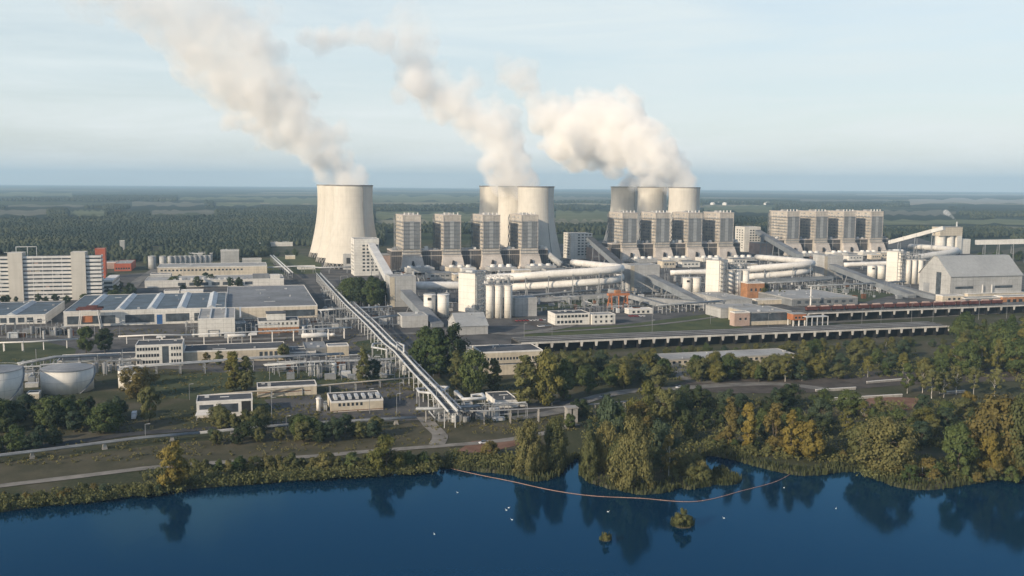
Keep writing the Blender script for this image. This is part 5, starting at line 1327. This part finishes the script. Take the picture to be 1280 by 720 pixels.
NAMES = {'round': 'broadleaf_tree', 'oak': 'broadleaf_tree', 'poplar': 'poplar_tree', 'willow': 'willow_tree', 'birch': 'birch_tree', 'bush': 'bush'}
CATS = {'bush': 'bush'}
TREES = []
def tree_at(p, h, kind, m, label, group=None, wf=1.0):
    t = thing(NAMES[kind], label, CATS.get(kind, 'tree'), p, random.uniform(0, 6.28), group)
    t.scale = (h * wf, h * wf, h)
    c, k = tree_mesh(kind, m)
    part('crown', c, t); part('trunk', k, t)
    TREES.append((p.x, p.y, h))
    return t
def tree(kind, m, px, yb, ytop, wpx, label, group=None):
    p = G(px, yb); h = hgt(p, ytop)
    rad = {'round': .42, 'oak': .54, 'poplar': .26, 'willow': .58, 'birch': .30, 'bush': .75}[kind]
    return tree_at(p, h, kind, m, label, group, (wpx * p.y / F / 2) / (rad * h))
def grove(label, group, box, n, h0, h1, mix, gap=5.0, poly=None):
    """Scattered single trees over a patch of the plain; every one is a tree of its own."""
    done, tries = [], 0
    while len(done) < n and tries < n * 60:
        tries += 1
        x, y = random.uniform(box[0], box[2]), random.uniform(box[1], box[3])
        if len(box) > 4: y += box[4] * (x - box[0]) / (box[2] - box[0])
        p = G(x, y)
        if any((p - q).length < gap for q in done): continue
        done.append(p)
        kind, m = random.choice(mix)
        h = random.uniform(h0, h1) * (.45 if kind == 'bush' else 1)
        tree_at(p, h, kind, m, label, group, random.uniform(.85, 1.2))

# ---- trees one can tell apart
tree('round', 'leaf_gold', 217, 611, 556, 44, 'golden rounded tree leaning over the water left of the path bend')
tree('oak', 'leaf_lime', 484, 591, 546, 44, 'yellow-green rounded tree on the shore between olive bushes, left of the boom')
tree('willow', 'leaf_willow', 661, 592, 531, 44, 'tall broad willow on the shore, left one of the pair right of the boom end')
tree('willow', 'leaf_olive', 694, 585, 526, 42, 'willow close right of its twin, on the shore left of the small inlet')
tree('willow', 'leaf_willow', 792, 609, 529, 60, 'largest willow of the wooded peninsula, round and low to the water')
tree('willow', 'leaf_olive', 737, 594, 543, 32, 'grey-green willow at the left end of the wooded peninsula')
tree('willow', 'leaf_willow', 757, 590, 530, 34, 'willow between the left end one and the largest one of the peninsula')
tree('round', 'leaf_teal', 763, 576, 498, 40, 'dull grey-green tree at the back of the wooded peninsula')
tree('round', 'leaf_ochre', 797, 567, 505, 40, 'ochre-topped tree rising behind the largest willow of the peninsula')
tree('oak', 'leaf_olive', 772, 604, 555, 36, 'low bushy willow at the front of the peninsula left of the largest one')
tree('round', 'leaf_lime', 806, 530, 478, 40, 'tall yellow-green tree behind the peninsula, left one of two')
tree('round', 'leaf_olive', 828, 533, 484, 34, 'tall olive tree behind the peninsula, right one of two')
tree('round', 'leaf_teal', 826, 590, 528, 40, 'dark green tree at the right end of the wooded peninsula')
tree('birch', 'leaf_ochre', 836, 600, 545, 26, 'thin ochre birch at the right end of the wooded peninsula')
tree('poplar', 'leaf_ochre', 912, 560, 497, 30, 'ochre poplar on the lagoon shore, left one of the pair')
tree('poplar', 'leaf_gold', 934, 562, 502, 30, 'ochre poplar on the lagoon shore, right one of the pair')
tree('poplar', 'leaf_ochre', 968, 566, 504, 34, 'tall ochre poplar right of the pair on the lagoon shore')
tree('poplar', 'leaf_gold', 988, 572, 515, 32, 'golden poplar with pale trunk in the ochre group by the boom end')
tree('round', 'leaf_gold', 1011, 575, 528, 42, 'low golden tree at the right end of the ochre group by the boom end')
tree('willow', 'leaf_willow', 1108, 588, 524, 84, 'broad olive willow on the reed bank behind the pale boat')
tree('round', 'leaf_olive', 1076, 580, 528, 44, 'olive tree close left of the broad willow behind the boat')
tree('round', 'leaf_green', 1197, 595, 533, 46, 'green rounded tree on the right shore, before the yellow ones')
tree('oak', 'leaf_ochre', 1243, 582, 500, 78, 'tallest ochre tree at the right edge of the shore')
tree('round', 'leaf_gold', 1236, 592, 545, 34, 'low golden tree in front of the tallest ochre one on the right')
tree('oak', 'leaf_olive', 1276, 588, 502, 60, 'olive tree cut by the right edge of the picture at the shore')
tree('round', 'leaf_gold', 1210, 520, 490, 22, 'small golden tree in the dark woodland on the right')
tree('poplar', 'leaf_gold', 1265, 468, 422, 22, 'bright yellow poplar standing out of the green wood on the far right')
tree('poplar', 'leaf_lime', 292, 489, 441, 30, 'yellow-green poplar with bare lower trunk before the long cream hall, left one')
tree('poplar', 'leaf_olive', 308, 488, 446, 28, 'olive poplar touching the yellow-green one before the long cream hall')
tree('oak', 'leaf_ochre', 172, 497, 459, 48, 'brown-green tree hiding the small round tank')
tree('round', 'leaf_olive', 187, 528, 484, 27, 'slender olive tree right of the lane with the white van')
tree('poplar', 'leaf_olive', 454, 481, 437, 24, 'dull olive poplar between the pipe racks left of the main bridge')
tree('round', 'leaf_teal', 466, 478, 450, 26, 'small dark tree beside the dull poplar left of the main bridge')
tree('round', 'leaf_green', 108, 442, 409, 24, 'green tree left of its darker twin below the yard crane')
tree('round', 'leaf_dark', 131, 441, 412, 26, 'dark tree right of the green one below the yard crane')
tree('round', 'leaf_ochre', 258, 457, 441, 12, 'small reddish tree against the wall of the long cream hall, left one')
tree('round', 'leaf_olive', 274, 457, 439, 14, 'small olive tree against the wall of the long cream hall, right one')
tree('round', 'leaf_olive', 355, 450, 430, 18, 'olive tree at the right end of the long cream hall')
tree('oak', 'leaf_green', 532, 464, 409, 44, 'big green tree nearest the main pipe bridge, left of the large middle group')
tree('poplar', 'leaf_green', 549, 472, 411, 40, 'tall green tree in the centre of the large group right of the main bridge')
tree('oak', 'leaf_dark', 569, 470, 409, 44, 'dark green tree at the right of the large group by the main bridge')
tree('poplar', 'leaf_olive', 571, 487, 440, 28, 'olive tree at the front of the large group by the main bridge')
tree('oak', 'leaf_green', 594, 492, 438, 40, 'bushy green tree left of the pale two-storey building')
tree('poplar', 'leaf_olive', 617, 488, 450, 26, 'pale olive tree in front of the pale two-storey building')
tree('poplar', 'leaf_olive', 656, 508, 446, 42, 'tall olive tree in front of the right end of the pale two-storey building')
tree('oak', 'leaf_lime', 682, 506, 442, 50, 'largest light green tree right of the pale two-storey building')
tree('poplar', 'leaf_green', 704, 500, 450, 36, 'green tree at the right of the big group by the bare posts')
tree('poplar', 'leaf_green', 737, 492, 461, 22, 'single green poplar standing above the sandy road')
tree('round', 'leaf_olive', 950, 372, 353, 30, 'olive tree behind the slender white mast')
tree('bush', 'leaf_ochre', 612, 570, 553, 34, 'rusty ochre bush on the reddish bare ground by the path')

# ---- groves of look-alikes
GD = [('round', 'leaf_dark'), ('oak', 'leaf_dark'), ('round', 'leaf_teal'), ('oak', 'leaf_green')]
GM = [('round', 'leaf_green'), ('oak', 'leaf_teal'), ('oak', 'leaf_olive'), ('round', 'leaf_olive'), ('round', 'leaf_lime'), ('oak', 'leaf_green')]
GO = [('round', 'leaf_olive'), ('oak', 'leaf_olive'), ('birch', 'leaf_lime'), ('round', 'leaf_green'), ('oak', 'leaf_lime')]
grove('dark green tree in the thicket below the round white tanks', 'thicket below the round tanks', (-15, 521, 150, 543), 21, 9, 15, GD, 6)
grove('dark tree in the clump in front of the white windowed block', 'dark clump before the windowed block', (431, 374, 482, 384), 9, 20, 28, GD[:2] + [('oak', 'leaf_green')], 8)
grove('small dark tree at the foot of the striped slab block', 'trees at the foot of the slab block', (-10, 377, 112, 382), 12, 5, 9, GD, 6)
grove('dark tree between the striped slab block and the red-orange pavilion', 'trees beside the slab block', (130, 352, 172, 378), 12, 8, 14, GD, 8)
grove('small dark tree in the yard behind the skylit workshop', 'trees behind the skylit workshop', (185, 350, 300, 366), 9, 7, 12, GD, 8)
grove('dark tree along the shore pipe below the cream house with vents', 'dark trees along the shore pipe', (250, 548, 470, 560, -8), 20, 6, 11, GD + [('round', 'leaf_olive')], 5)
grove('dark tree over the shore pipe at the lower left', 'dark trees at the lower left', (-10, 556, 75, 570, -8), 5, 7, 11, GD, 6)
grove('olive tree in front of the white house with the open bay', 'trees before the white house', (268, 530, 332, 540), 7, 7, 10, GO[:2] + [('oak', 'leaf_olive')], 4)
grove('green tree in the wood between the rail platform and the sandy road', 'wood above the sandy road', (690, 460, 830, 486), 26, 8, 14, GM, 7)
grove('young tree in the belt along the foot of the long rail platform', 'belt under the rail platform', (700, 450, 1185, 454, -20), 40, 4, 8, GM + GO, 7)
grove('slender olive tree in the belt before the long low goods shed', 'belt before the goods shed', (868, 468, 1005, 478), 26, 9, 15, GO, 6)
grove('tree in the open wood right of the long low goods shed', 'open wood right of the goods shed', (995, 446, 1192, 476), 30, 8, 14, GM + GO, 8)
grove('green tree in the tall dense wood at the right edge', 'tall wood at the right edge', (1192, 424, 1300, 470), 40, 17, 24, [('poplar', 'leaf_green'), ('poplar', 'leaf_olive'), ('oak', 'leaf_green'), ('birch', 'leaf_lime')], 8)
grove('pale-stemmed birch among the bushes on the right', 'birches on the right', (1130, 488, 1285, 500), 10, 13, 18, [('birch', 'leaf_olive'), ('birch', 'leaf_green')], 7)
grove('dark tree in the shaded wood behind the lagoon', 'shaded wood behind the lagoon', (845, 506, 1050, 550), 27, 7, 12, GD + [('oak', 'leaf_teal')], 6.5)
grove('tree in the mixed wood behind the right-hand shore', 'mixed wood behind the right shore', (1050, 520, 1300, 566), 30, 8, 14, GD + GO + GO, 6.5)
grove('dark tree between the wooded peninsula and the sandy road', 'dark trees behind the peninsula', (712, 520, 850, 550), 9, 6, 10, GD, 6)
grove('olive bush on the left shore between path and water', 'bushes on the left shore', (230, 588, 545, 590, -6), 26, 9, 15, [('bush', 'leaf_olive'), ('bush', 'leaf_willow'), ('bush', 'leaf_green')], 4)
grove('small bush on the narrow bank at the lower left', 'bushes on the narrow bank', (5, 622, 210, 630, -14), 16, 4, 8, [('bush', 'leaf_olive'), ('bush', 'leaf_ochre'), ('bush', 'leaf_teal')], 3)
grove('low bush on the reedy tip of the peninsula', 'bushes on the reedy tip', (838, 585, 882, 602), 12, 8, 13, [('bush', 'leaf_olive'), ('bush', 'leaf_willow')], 3)
grove('bush along the reed bank below the ochre poplars', 'bushes below the ochre poplars', (890, 556, 1070, 562, 14), 18, 6, 11, [('bush', 'leaf_olive'), ('bush', 'leaf_ochre'), ('bush', 'leaf_green')], 4)
grove('bush on the right shore among reeds and tall trees', 'bushes on the right shore', (1125, 590, 1290, 602), 16, 7, 13, [('bush', 'leaf_olive'), ('bush', 'leaf_green'), ('bush', 'leaf_ochre')], 4)
grove('tree along the far side of the lawn by the left cooling towers', 'trees by the cooling tower lawn', (300, 318, 380, 322), 9, 8, 13, GD, 10)
grove('tree between the conveyors and the pale hall behind the wagons', 'trees between conveyors', (930, 366, 1010, 374), 8, 6, 10, GO, 6)
grove('tree beside the white conveyor at the far right', 'trees at the far right', (1222, 322, 1300, 328), 12, 10, 16, GD, 9)

# ---- uncountable growth: far woods, undergrowth, reeds
from mathutils import noise as mnoise
def far_woods():
    pts = []
    def ok(x, y): 
        v = mnoise.fractal(Vector((x / 700, y / 1000, 3.3)), 1, 2, 4) + .25 * mnoise.noise(Vector((x / 130, y / 130, 1)))
        return v
    y = 1330.0
    while y < 7500:
        step = 8.5 if y < 2400 else 12 if y < 4200 else 20
        half = y * .62
        x = -half
        while x < half:
            xx, yy = x + random.uniform(-.5, .5) * step, y + random.uniform(-.5, .5) * step; x += step
            v = ok(xx, yy)
            px = 640 + F * xx / yy
            if px < 335: front = 1330 + max(0, (px - 180)) * 1.0 + (60 if 120 < px < 180 else 0)
            elif px < 480: front = 1750
            elif px < 1110: front = 2250
            else: front = 1900
            front += 60 * mnoise.noise(Vector((xx / 90, 5, 2)))
            if px < 20 and yy < 1500: continue
            if yy < front: continue
            py = PX((xx, yy, 0))[1]; tp = 17 * F / yy
            if any(f[1] - 3 < px < f[3] + 3 and f[2] < py < f[4] + tp for f in FIELDS): continue
            if yy < 2300 and px < 420:
                if v < -.55: continue
            elif v < (-.1 if yy < 3000 else .10): continue
            pts.append((xx, yy, v))
        y += step * .9
    P = np.array(pts); n = len(P)
    h = rng.choice([.7, 1.0, 1.0, 1.15], n) * rng.uniform(10, 16, n) * (1 + .35 * np.clip(P[:, 2], -.5, .8)); r = rng.uniform(2.6, 6.2, n) * np.where(P[:, 1] > 4200, 2.0, np.where(P[:, 1] > 2400, 1.4, 1.0))
    k = 6; Vv = []
    for zf, rf in ((.12, .7), (.5, 1.0), (.82, .62)):
        a = np.arange(k) * 2 * math.pi / k + rng.uniform(0, 1, (n, 1)); rr = r[:, None] * rf * rng.uniform(.7, 1.25, (n, k))
        Vv.append(np.stack([P[:, :1] + rr * np.cos(a), P[:, 1:2] + rr * np.sin(a), np.repeat((h * zf)[:, None], k, 1) + rng.uniform(-1, 1, (n, k))], 2))
    top = np.stack([P[:, 0] + rng.uniform(-1, 1, n), P[:, 1] + rng.uniform(-1, 1, n), h], 1)[:, None, :]
    A_ = np.concatenate(Vv + [top], 1); m = 3 * k + 1
    base = np.arange(n)[:, None] * m
    tris = []
    for ring in range(2):
        for i in range(k):
            j = (i + 1) % k; a, b, c, d = ring*k+i, ring*k+j, (ring+1)*k+j, (ring+1)*k+i
            tris += [(a, b, c), (a, c, d)]
    for i in range(k): tris.append((2*k+i, 2*k+(i+1) % k, 3*k))
    T = (base[:, :, None] + np.array(tris)[None]).reshape(-1, 3)
    me = bpy.data.meshes.new('woodland'); me.vertices.add(n * m); me.vertices.foreach_set('co', A_.astype(np.float32).ravel())
    me.loops.add(T.size); me.loops.foreach_set('vertex_index', T.astype(np.int32).ravel())
    me.polygons.add(len(T)); me.polygons.foreach_set('loop_start', np.arange(len(T), dtype=np.int32) * 3); me.polygons.foreach_set('loop_total', np.full(len(T), 3, dtype=np.int32))
    me.materials.append(MATS['wood_far']); me.update(calc_edges=True)
    o = bpy.data.objects.new('woodland', me); COL.objects.link(o)
    tag(o, 'dark woods covering the plain behind the power station', 'woodland', kind='stuff')
    return n
N_FAR = far_woods()

def scatter(name, label, cat, boxes, per, hh, m, aspect=1.3, wide=.5):
    """Ground growth too dense to count: little leafy tufts, one object."""
    C, N, S = [], [], []
    for (x0, y0, x1, y1, sl, n) in boxes:
        for _ in range(n):
            x = random.uniform(x0, x1); y = random.uniform(y0, y1) + sl * (x - x0) / (x1 - x0)
            p = G(x, y); hgt_ = random.uniform(*hh); w_ = hgt_ * random.uniform(.5, 1.0)
            q = rng.normal(size=(per, 3)) * np.array([w_ * .55, w_ * .55, hgt_ * .3]) + np.array([p.x, p.y, hgt_ * .42])
            q[:, 2] = np.maximum(q[:, 2], .12); C.append(q); N.append(rng.normal(size=(per, 3)) + np.array([-.2, -.35, .5])); S.append(rng.uniform(.5, 1.2, per) * wide)
    o = bpy.data.objects.new(name, quad_mesh(name, quads(np.concatenate(C), np.concatenate(N), np.concatenate(S), aspect), m)); COL.objects.link(o)
    return tag(o, label, cat, kind='stuff')
scatter('undergrowth', 'olive scrub and low growth along the left shore bank', 'undergrowth', [(-20, 628, 230, 640, -25, 260), (230, 602, 545, 608, -18, 420), (180, 590, 545, 600, -16, 200), (560, 566, 690, 582, 6, 220)], 26, (1.2, 3.4), 'leaf_olive', 1.3, .55)
scatter('undergrowth', 'dark scrub filling the ground between the trees on the right', 'undergrowth', [(700, 455, 1190, 482, -12, 480), (1190, 430, 1300, 480, 0, 200), (735, 515, 870, 578, 0, 380), (860, 500, 1300, 560, 5, 760), (880, 552, 1080, 566, 16, 260), (1080, 575, 1300, 598, 0, 260)], 24, (1.2, 3.6), 'leaf_olive', 1.3, .6)
scatter('undergrowth', 'yellowish weeds and scrub in the meadows and yards', 'undergrowth', [(-20, 560, 560, 585, -28, 320), (560, 525, 720, 545, -6, 140), (-20, 445, 480, 480, 0, 200), (240, 505, 420, 535, 0, 260), (150, 462, 520, 500, 0, 320), (-20, 520, 560, 545, -14, 260), (480, 480, 700, 500, 0, 160), (0, 412, 250, 422, 0, 120), (600, 372, 960, 392, 0, 160), (340, 418, 520, 440, 0, 120)], 14, (.5, 1.6), 'leaf_willow', 1.2, .45)
# reeds: upright blades along the waterline
def reeds():
    C, N, S = [], [], []
    line = [p for p in shore if -260 < p.x < 330]
    for a, b in zip(line[:-1], line[1:]):
        L_ = (b - a).length
        px = PX(a)[0]
        if px < -40 or px > 1330: continue
        wdt = 3.0 if px < 540 else 5 if px < 690 else 1.6 if px < 740 else 6 if px < 860 else 3.0 if px < 930 else 4.5
        n = int(L_ * (5 if px < 540 else 9))
        t = rng.uniform(0, 1, n); off = -1.6 + (wdt + 1.6) * rng.uniform(0, 1, n) ** 1.35 + .5 * np.sin(t * 9)
        d = (b - a).normalized(); s = Vector((-d.y, d.x, 0))
        h = rng.uniform(1.2, 2.7, n)
        x = a.x + (b.x - a.x) * t + s.x * off; y = a.y + (b.y - a.y) * t + s.y * off
        C.append(np.stack([x, y, h * .5 - 1.0 + .9 * (off > 1.5)], 1)); N.append(np.stack([rng.normal(size=n), rng.normal(size=n) - .6, rng.normal(size=n) * .15], 1)); S.append(h)
    for cx, cy, rx, ry, n in ((905, 600, 22, 7, 900), (872, 604, 20, 6, 700), (853, 655, 15, 5, 420), (757, 674, 8, 2.5, 70), (900, 590, 10, 4, 200)):
        a = rng.uniform(0, 6.28, n); q = np.sqrt(rng.uniform(0, 1, n))
        for i in range(n):
            p = G(cx + rx * q[i] * math.cos(a[i]), cy + ry * q[i] * math.sin(a[i]), WATER_Z); hh = random.uniform(.8, 2.4)
            C.append(np.array([[p.x, p.y, WATER_Z + hh * .45]])); N.append(np.array([[random.gauss(0, 1), random.gauss(-.6, 1), random.gauss(0, .15)]])); S.append(np.array([hh]))
    C, N, S = np.concatenate(C), np.concatenate(N), np.concatenate(S)
    nn = N / np.linalg.norm(N, axis=1, keepdims=True); ref = np.tile([0, 0, 1.0], (len(C), 1))
    x = np.cross(nn, ref); x /= np.linalg.norm(x, axis=1, keepdims=True); up = np.array([0, 0, 1.0]) + x * rng.uniform(-.25, .25, (len(C), 1))
    s = S[:, None] / 2; w_ = .28
    V_ = np.stack([C - x * w_ - up * s, C + x * w_ - up * s, C + x * w_ * .5 + up * s, C - x * w_ * .5 + up * s], 1).reshape(-1, 3)
    o = bpy.data.objects.new('reeds', quad_mesh('reeds', V_, 'reed')); COL.objects.link(o)
    tag(o, 'reeds standing in the shallow water along the shore', 'reeds', kind='stuff')
reeds()
def islet(px, py, rx, ry, label):
    p = G(px, py, WATER_Z); a = rx * p.y / F; b_ = a * .8
    t = thing('islet', label, 'islet', p, 0, 'reed islets in the lake'); b = Mb(); b.lathe([(1, -1), (1, .12), (.5, .35)], n=20); b.v = [(x * a * (1 + .15 * math.sin(7 * x + 3 * y)), y * b_, z) for x, y, z in b.v]
    b.build('mud_bank', 'meadow', t)
islet(853, 657, 13, 5, 'small reed islet with a bush, alone in the lake below the boom')
islet(757, 675, 7, 3, 'tiny reed tuft islet in the lake, lowest in the picture')
islet(905, 601, 20, 6, 'flat reed islet off the tip of the peninsula, right one')
islet(873, 605, 17, 5, 'flat reed islet off the tip of the peninsula, left one')
tree('bush', 'leaf_olive', 853, 656, 637, 24, 'round olive bush growing on the small reed islet alone in the lake')
tree('bush', 'leaf_willow', 757, 675, 667, 12, 'tiny bush on the lowest reed tuft in the lake')

# ================================================================== steam
def steam_mat(name, dens, noise_scale, lo, hi, col=(1, 1, 1), thin=0.36):
    m = bpy.data.materials.new(name); m.use_nodes = True
    n, l = m.node_tree.nodes, m.node_tree.links; n.clear()
    out = n.new('ShaderNodeOutputMaterial'); pv = n.new('ShaderNodeVolumePrincipled')
    pv.inputs['Color'].default_value = (*col, 1); pv.inputs['Anisotropy'].default_value = -0.2
    pv.inputs['Density Attribute'].default_value = ''
    at = n.new('ShaderNodeAttribute'); at.attribute_name = 'density'
    tc = n.new('ShaderNodeNewGeometry'); q = n.new('ShaderNodeTexNoise'); q.inputs['Scale'].default_value = noise_scale; q.inputs['Detail'].default_value = 3
    l.new(tc.outputs['Position'], q.inputs['Vector'])
    # the noise eats into the soft rim: density = clamp(rim + noise)
    s = n.new('ShaderNodeMath'); s.operation = 'ADD'; l.new(at.outputs['Fac'], s.inputs[0]); l.new(q.outputs['Fac'], s.inputs[1])
    r = n.new('ShaderNodeMapRange'); r.inputs['From Min'].default_value = lo; r.inputs['From Max'].default_value = hi
    r.inputs['To Min'].default_value = 0; r.inputs['To Max'].default_value = dens
    l.new(s.outputs[0], r.inputs['Value'])
    sz = n.new('ShaderNodeSeparateXYZ'); l.new(tc.outputs['Position'], sz.inputs[0]); hz_ = n.new('ShaderNodeMapRange')
    hz_.inputs['From Min'].default_value = 170; hz_.inputs['From Max'].default_value = 370; hz_.inputs['To Min'].default_value = 1.0; hz_.inputs['To Max'].default_value = thin
    l.new(sz.outputs['Z'], hz_.inputs['Value'])
    g0 = n.new('ShaderNodeMapRange'); g0.inputs['From Max'].default_value = 0.22; l.new(at.outputs['Fac'], g0.inputs['Value'])
    mm = n.new('ShaderNodeMath'); mm.operation = 'MULTIPLY'; l.new(r.outputs['Result'], mm.inputs[0]); l.new(g0.outputs['Result'], mm.inputs[1])
    m2 = n.new('ShaderNodeMath'); m2.operation = 'MULTIPLY'; l.new(mm.outputs[0], m2.inputs[0]); l.new(hz_.outputs['Result'], m2.inputs[1])
    l.new(m2.outputs[0], pv.inputs['Density'])
    l.new(pv.outputs[0], out.inputs['Volume'])
    return m
ICO = None
def puff_mesh(name, puffs):
    bm = bmesh.new()
    global ICO
    if ICO is None:
        q = bmesh.new(); bmesh.ops.create_icosphere(q, subdivisions=2, radius=1)
        ICO = (np.array([v.co[:] for v in q.verts]), np.array([[v.index for v in f.verts] for f in q.faces])); q.free()
    bm.free()
    v, f = ICO; V_, F_ = [], []
    for i, (c, r) in enumerate(puffs):
        V_.append(v * r + np.array(c)); F_.append(f + i * len(v))
    me = bpy.data.meshes.new(name); me.from_pydata(np.concatenate(V_).tolist(), [], np.concatenate(F_).tolist()); me.update()
    return me
def fog(me, name, m, voxel, band):
    o = bpy.data.objects.new(name, me); COL.objects.link(o)
    ng = bpy.data.node_groups.new('steam_fog', 'GeometryNodeTree')
    ng.interface.new_socket('Geometry', in_out='INPUT', socket_type='NodeSocketGeometry')
    ng.interface.new_socket('Geometry', in_out='OUTPUT', socket_type='NodeSocketGeometry')
    i, u = ng.nodes.new('NodeGroupInput'), ng.nodes.new('NodeGroupOutput')
    mv = ng.nodes.new('GeometryNodeMeshToVolume'); mv.resolution_mode = 'VOXEL_SIZE'
    mv.inputs['Voxel Size'].default_value = voxel; mv.inputs['Interior Band Width'].default_value = band; mv.inputs['Density'].default_value = 1.0
    sm = ng.nodes.new('GeometryNodeSetMaterial'); sm.inputs['Material'].default_value = m
    ng.links.new(i.outputs[0], mv.inputs['Mesh']); ng.links.new(mv.outputs[0], sm.inputs['Geometry']); ng.links.new(sm.outputs[0], u.inputs[0])
    md = o.modifiers.new('fog', 'NODES'); md.node_group = ng
    me.materials.append(m)
    return o
def plume(label, blobs, dist, m, name='steam_plume', voxel=3.0, band=11, seed=1, k=1.22, x_tower=0, drift=1.5):
    rs = random.Random(seed); puffs = []
    for b in blobs:
        px, py, r, *dd = b; D_ = dist + (dd[0] if dd else 0) + max(0, x_tower - px - 40) * drift
        c = W(px, py, D_); R_ = r * D_ / F
        R_ *= k; puffs.append((c, R_ * .8))
        for _ in range(16):
            d = Vector((rs.gauss(0, 1), rs.gauss(0, 1), rs.gauss(0, 1))).normalized()
            c2 = c + d * R_ * rs.uniform(.45, .8); r2 = R_ * rs.uniform(.24, .46); puffs.append((c2, r2))
            for _ in range(3):
                d2 = (d + Vector((rs.gauss(0, .7), rs.gauss(0, .7), rs.gauss(0, .7)))).normalized()
                puffs.append((c2 + d2 * r2 * .85, r2 * rs.uniform(.25, .5)))
    return tag(fog(puff_mesh(name, puffs), name, m, voxel, band), label, 'steam plume', 'steam plumes from the cooling towers', 'stuff')
S1 = steam_mat('steam', 0.072, 0.04, 0.60, 1.2, (1.0, 0.988, 0.97), 0.2)
S2 = steam_mat('steam_thin', 0.03, 0.022, 0.48, 1.2, (1.0, 0.985, 0.97), 0.9)
plume('dense steam plume leaning left from the left trio of cooling towers, fading towards the top edge', [(441, 229, 21), (422, 222, 20, 40), (430, 208, 17), (408, 208, 20, 40), (414, 190, 20), (424, 168, 15), (408, 172, 18), (390, 190, 20), (388, 165, 26), (368, 175, 22), (362, 145, 30), (340, 165, 26), (330, 130, 34), (355, 115, 24), (300, 140, 24), (285, 115, 30),
    (300, 105, 38), (335, 95, 30), (375, 122, 22), (270, 80, 40), (310, 60, 38), (240, 55, 40), (280, 30, 40), (210, 25, 40), (180, 5, 40), (240, 5, 42), (150, -10, 36), (120, -15, 34), (95, 5, 18), (330, 14, 20), (368, 108, 18)], 1390, S1, seed=3, k=1.3)
plume('steam plume rising from the middle trio of cooling towers', [(655, 229, 19), (632, 228, 20, 80), (640, 214, 22), (624, 200, 22), (628, 178, 24), (610, 165, 22), (618, 150, 22), (596, 150, 22), (580, 140, 23), (560, 125, 23), (572, 128, 20), (540, 112, 22), (528, 98, 23), (520, 80, 24), (512, 62, 24), (518, 45, 22), (505, 30, 20), (515, 15, 16)], 1480, S1, seed=5, k=1.5, x_tower=655, drift=.8)
plume('faint grey wisp blown left off the middle steam plume', [(480, 50, 18), (455, 42, 15), (430, 45, 15), (405, 50, 16), (385, 45, 14), (400, 62, 10), (520, 105, 20), (500, 120, 14), (590, 100, 14), (580, 112, 10)], 1500, S2, voxel=4, band=14, seed=6)
plume('broad steam plume billowing left from the right trio of cooling towers', [(856, 231, 15), (838, 226, 16, 40), (815, 232, 15, 100), (786, 236, 14, 180), (842, 208, 16), (822, 206, 18), (850, 212, 11), (826, 186, 20), (802, 196, 20), (800, 225, 14, 100), (804, 170, 24), (778, 185, 24), (780, 155, 28), (752, 168, 28), (740, 190, 22), (720, 200, 16), (745, 145, 28), (718, 165, 26), (700, 180, 20), (700, 145, 24), (680, 150, 20), (768, 132, 18), (735, 130, 16), (672, 130, 16), (660, 108, 16), (645, 95, 18), (630, 85, 14), (655, 88, 16), (765, 212, 13)], 1700, S1, seed=7, voxel=3.5, k=1.5, x_tower=856, drift=2.3)
pl = [(PLUME_SMALL + Vector((-k * 3.4, 0, 1.5 + k * 2.6)), 1.6 + k * .75) for k in range(7)]
o = tag(fog(puff_mesh('smoke_wisp', pl), 'smoke_wisp', steam_mat('wisp', .12, .15, .6, 1.2), .8, 3), 'small white smoke wisp from the chimney of the white silo house', 'smoke', None, 'stuff')

# ================================================================== air
hz = bpy.data.materials.new('haze_air'); hz.use_nodes = True
n, l = hz.node_tree.nodes, hz.node_tree.links; n.clear()
ho = n.new('ShaderNodeOutputMaterial'); hv = n.new('ShaderNodeVolumePrincipled')
hv.inputs['Color'].default_value = (0.56, 0.80, 1.0, 1); hv.inputs['Density'].default_value = 0.000068; hv.inputs['Anisotropy'].default_value = 0.0
l.new(hv.outputs[0], ho.inputs['Volume'])
MATS['haze_air'] = hz
Mb().box(-31000, -7000, -4.2, 31000, 31000, 440).build('haze', 'haze_air')['kind'] = 'stuff'
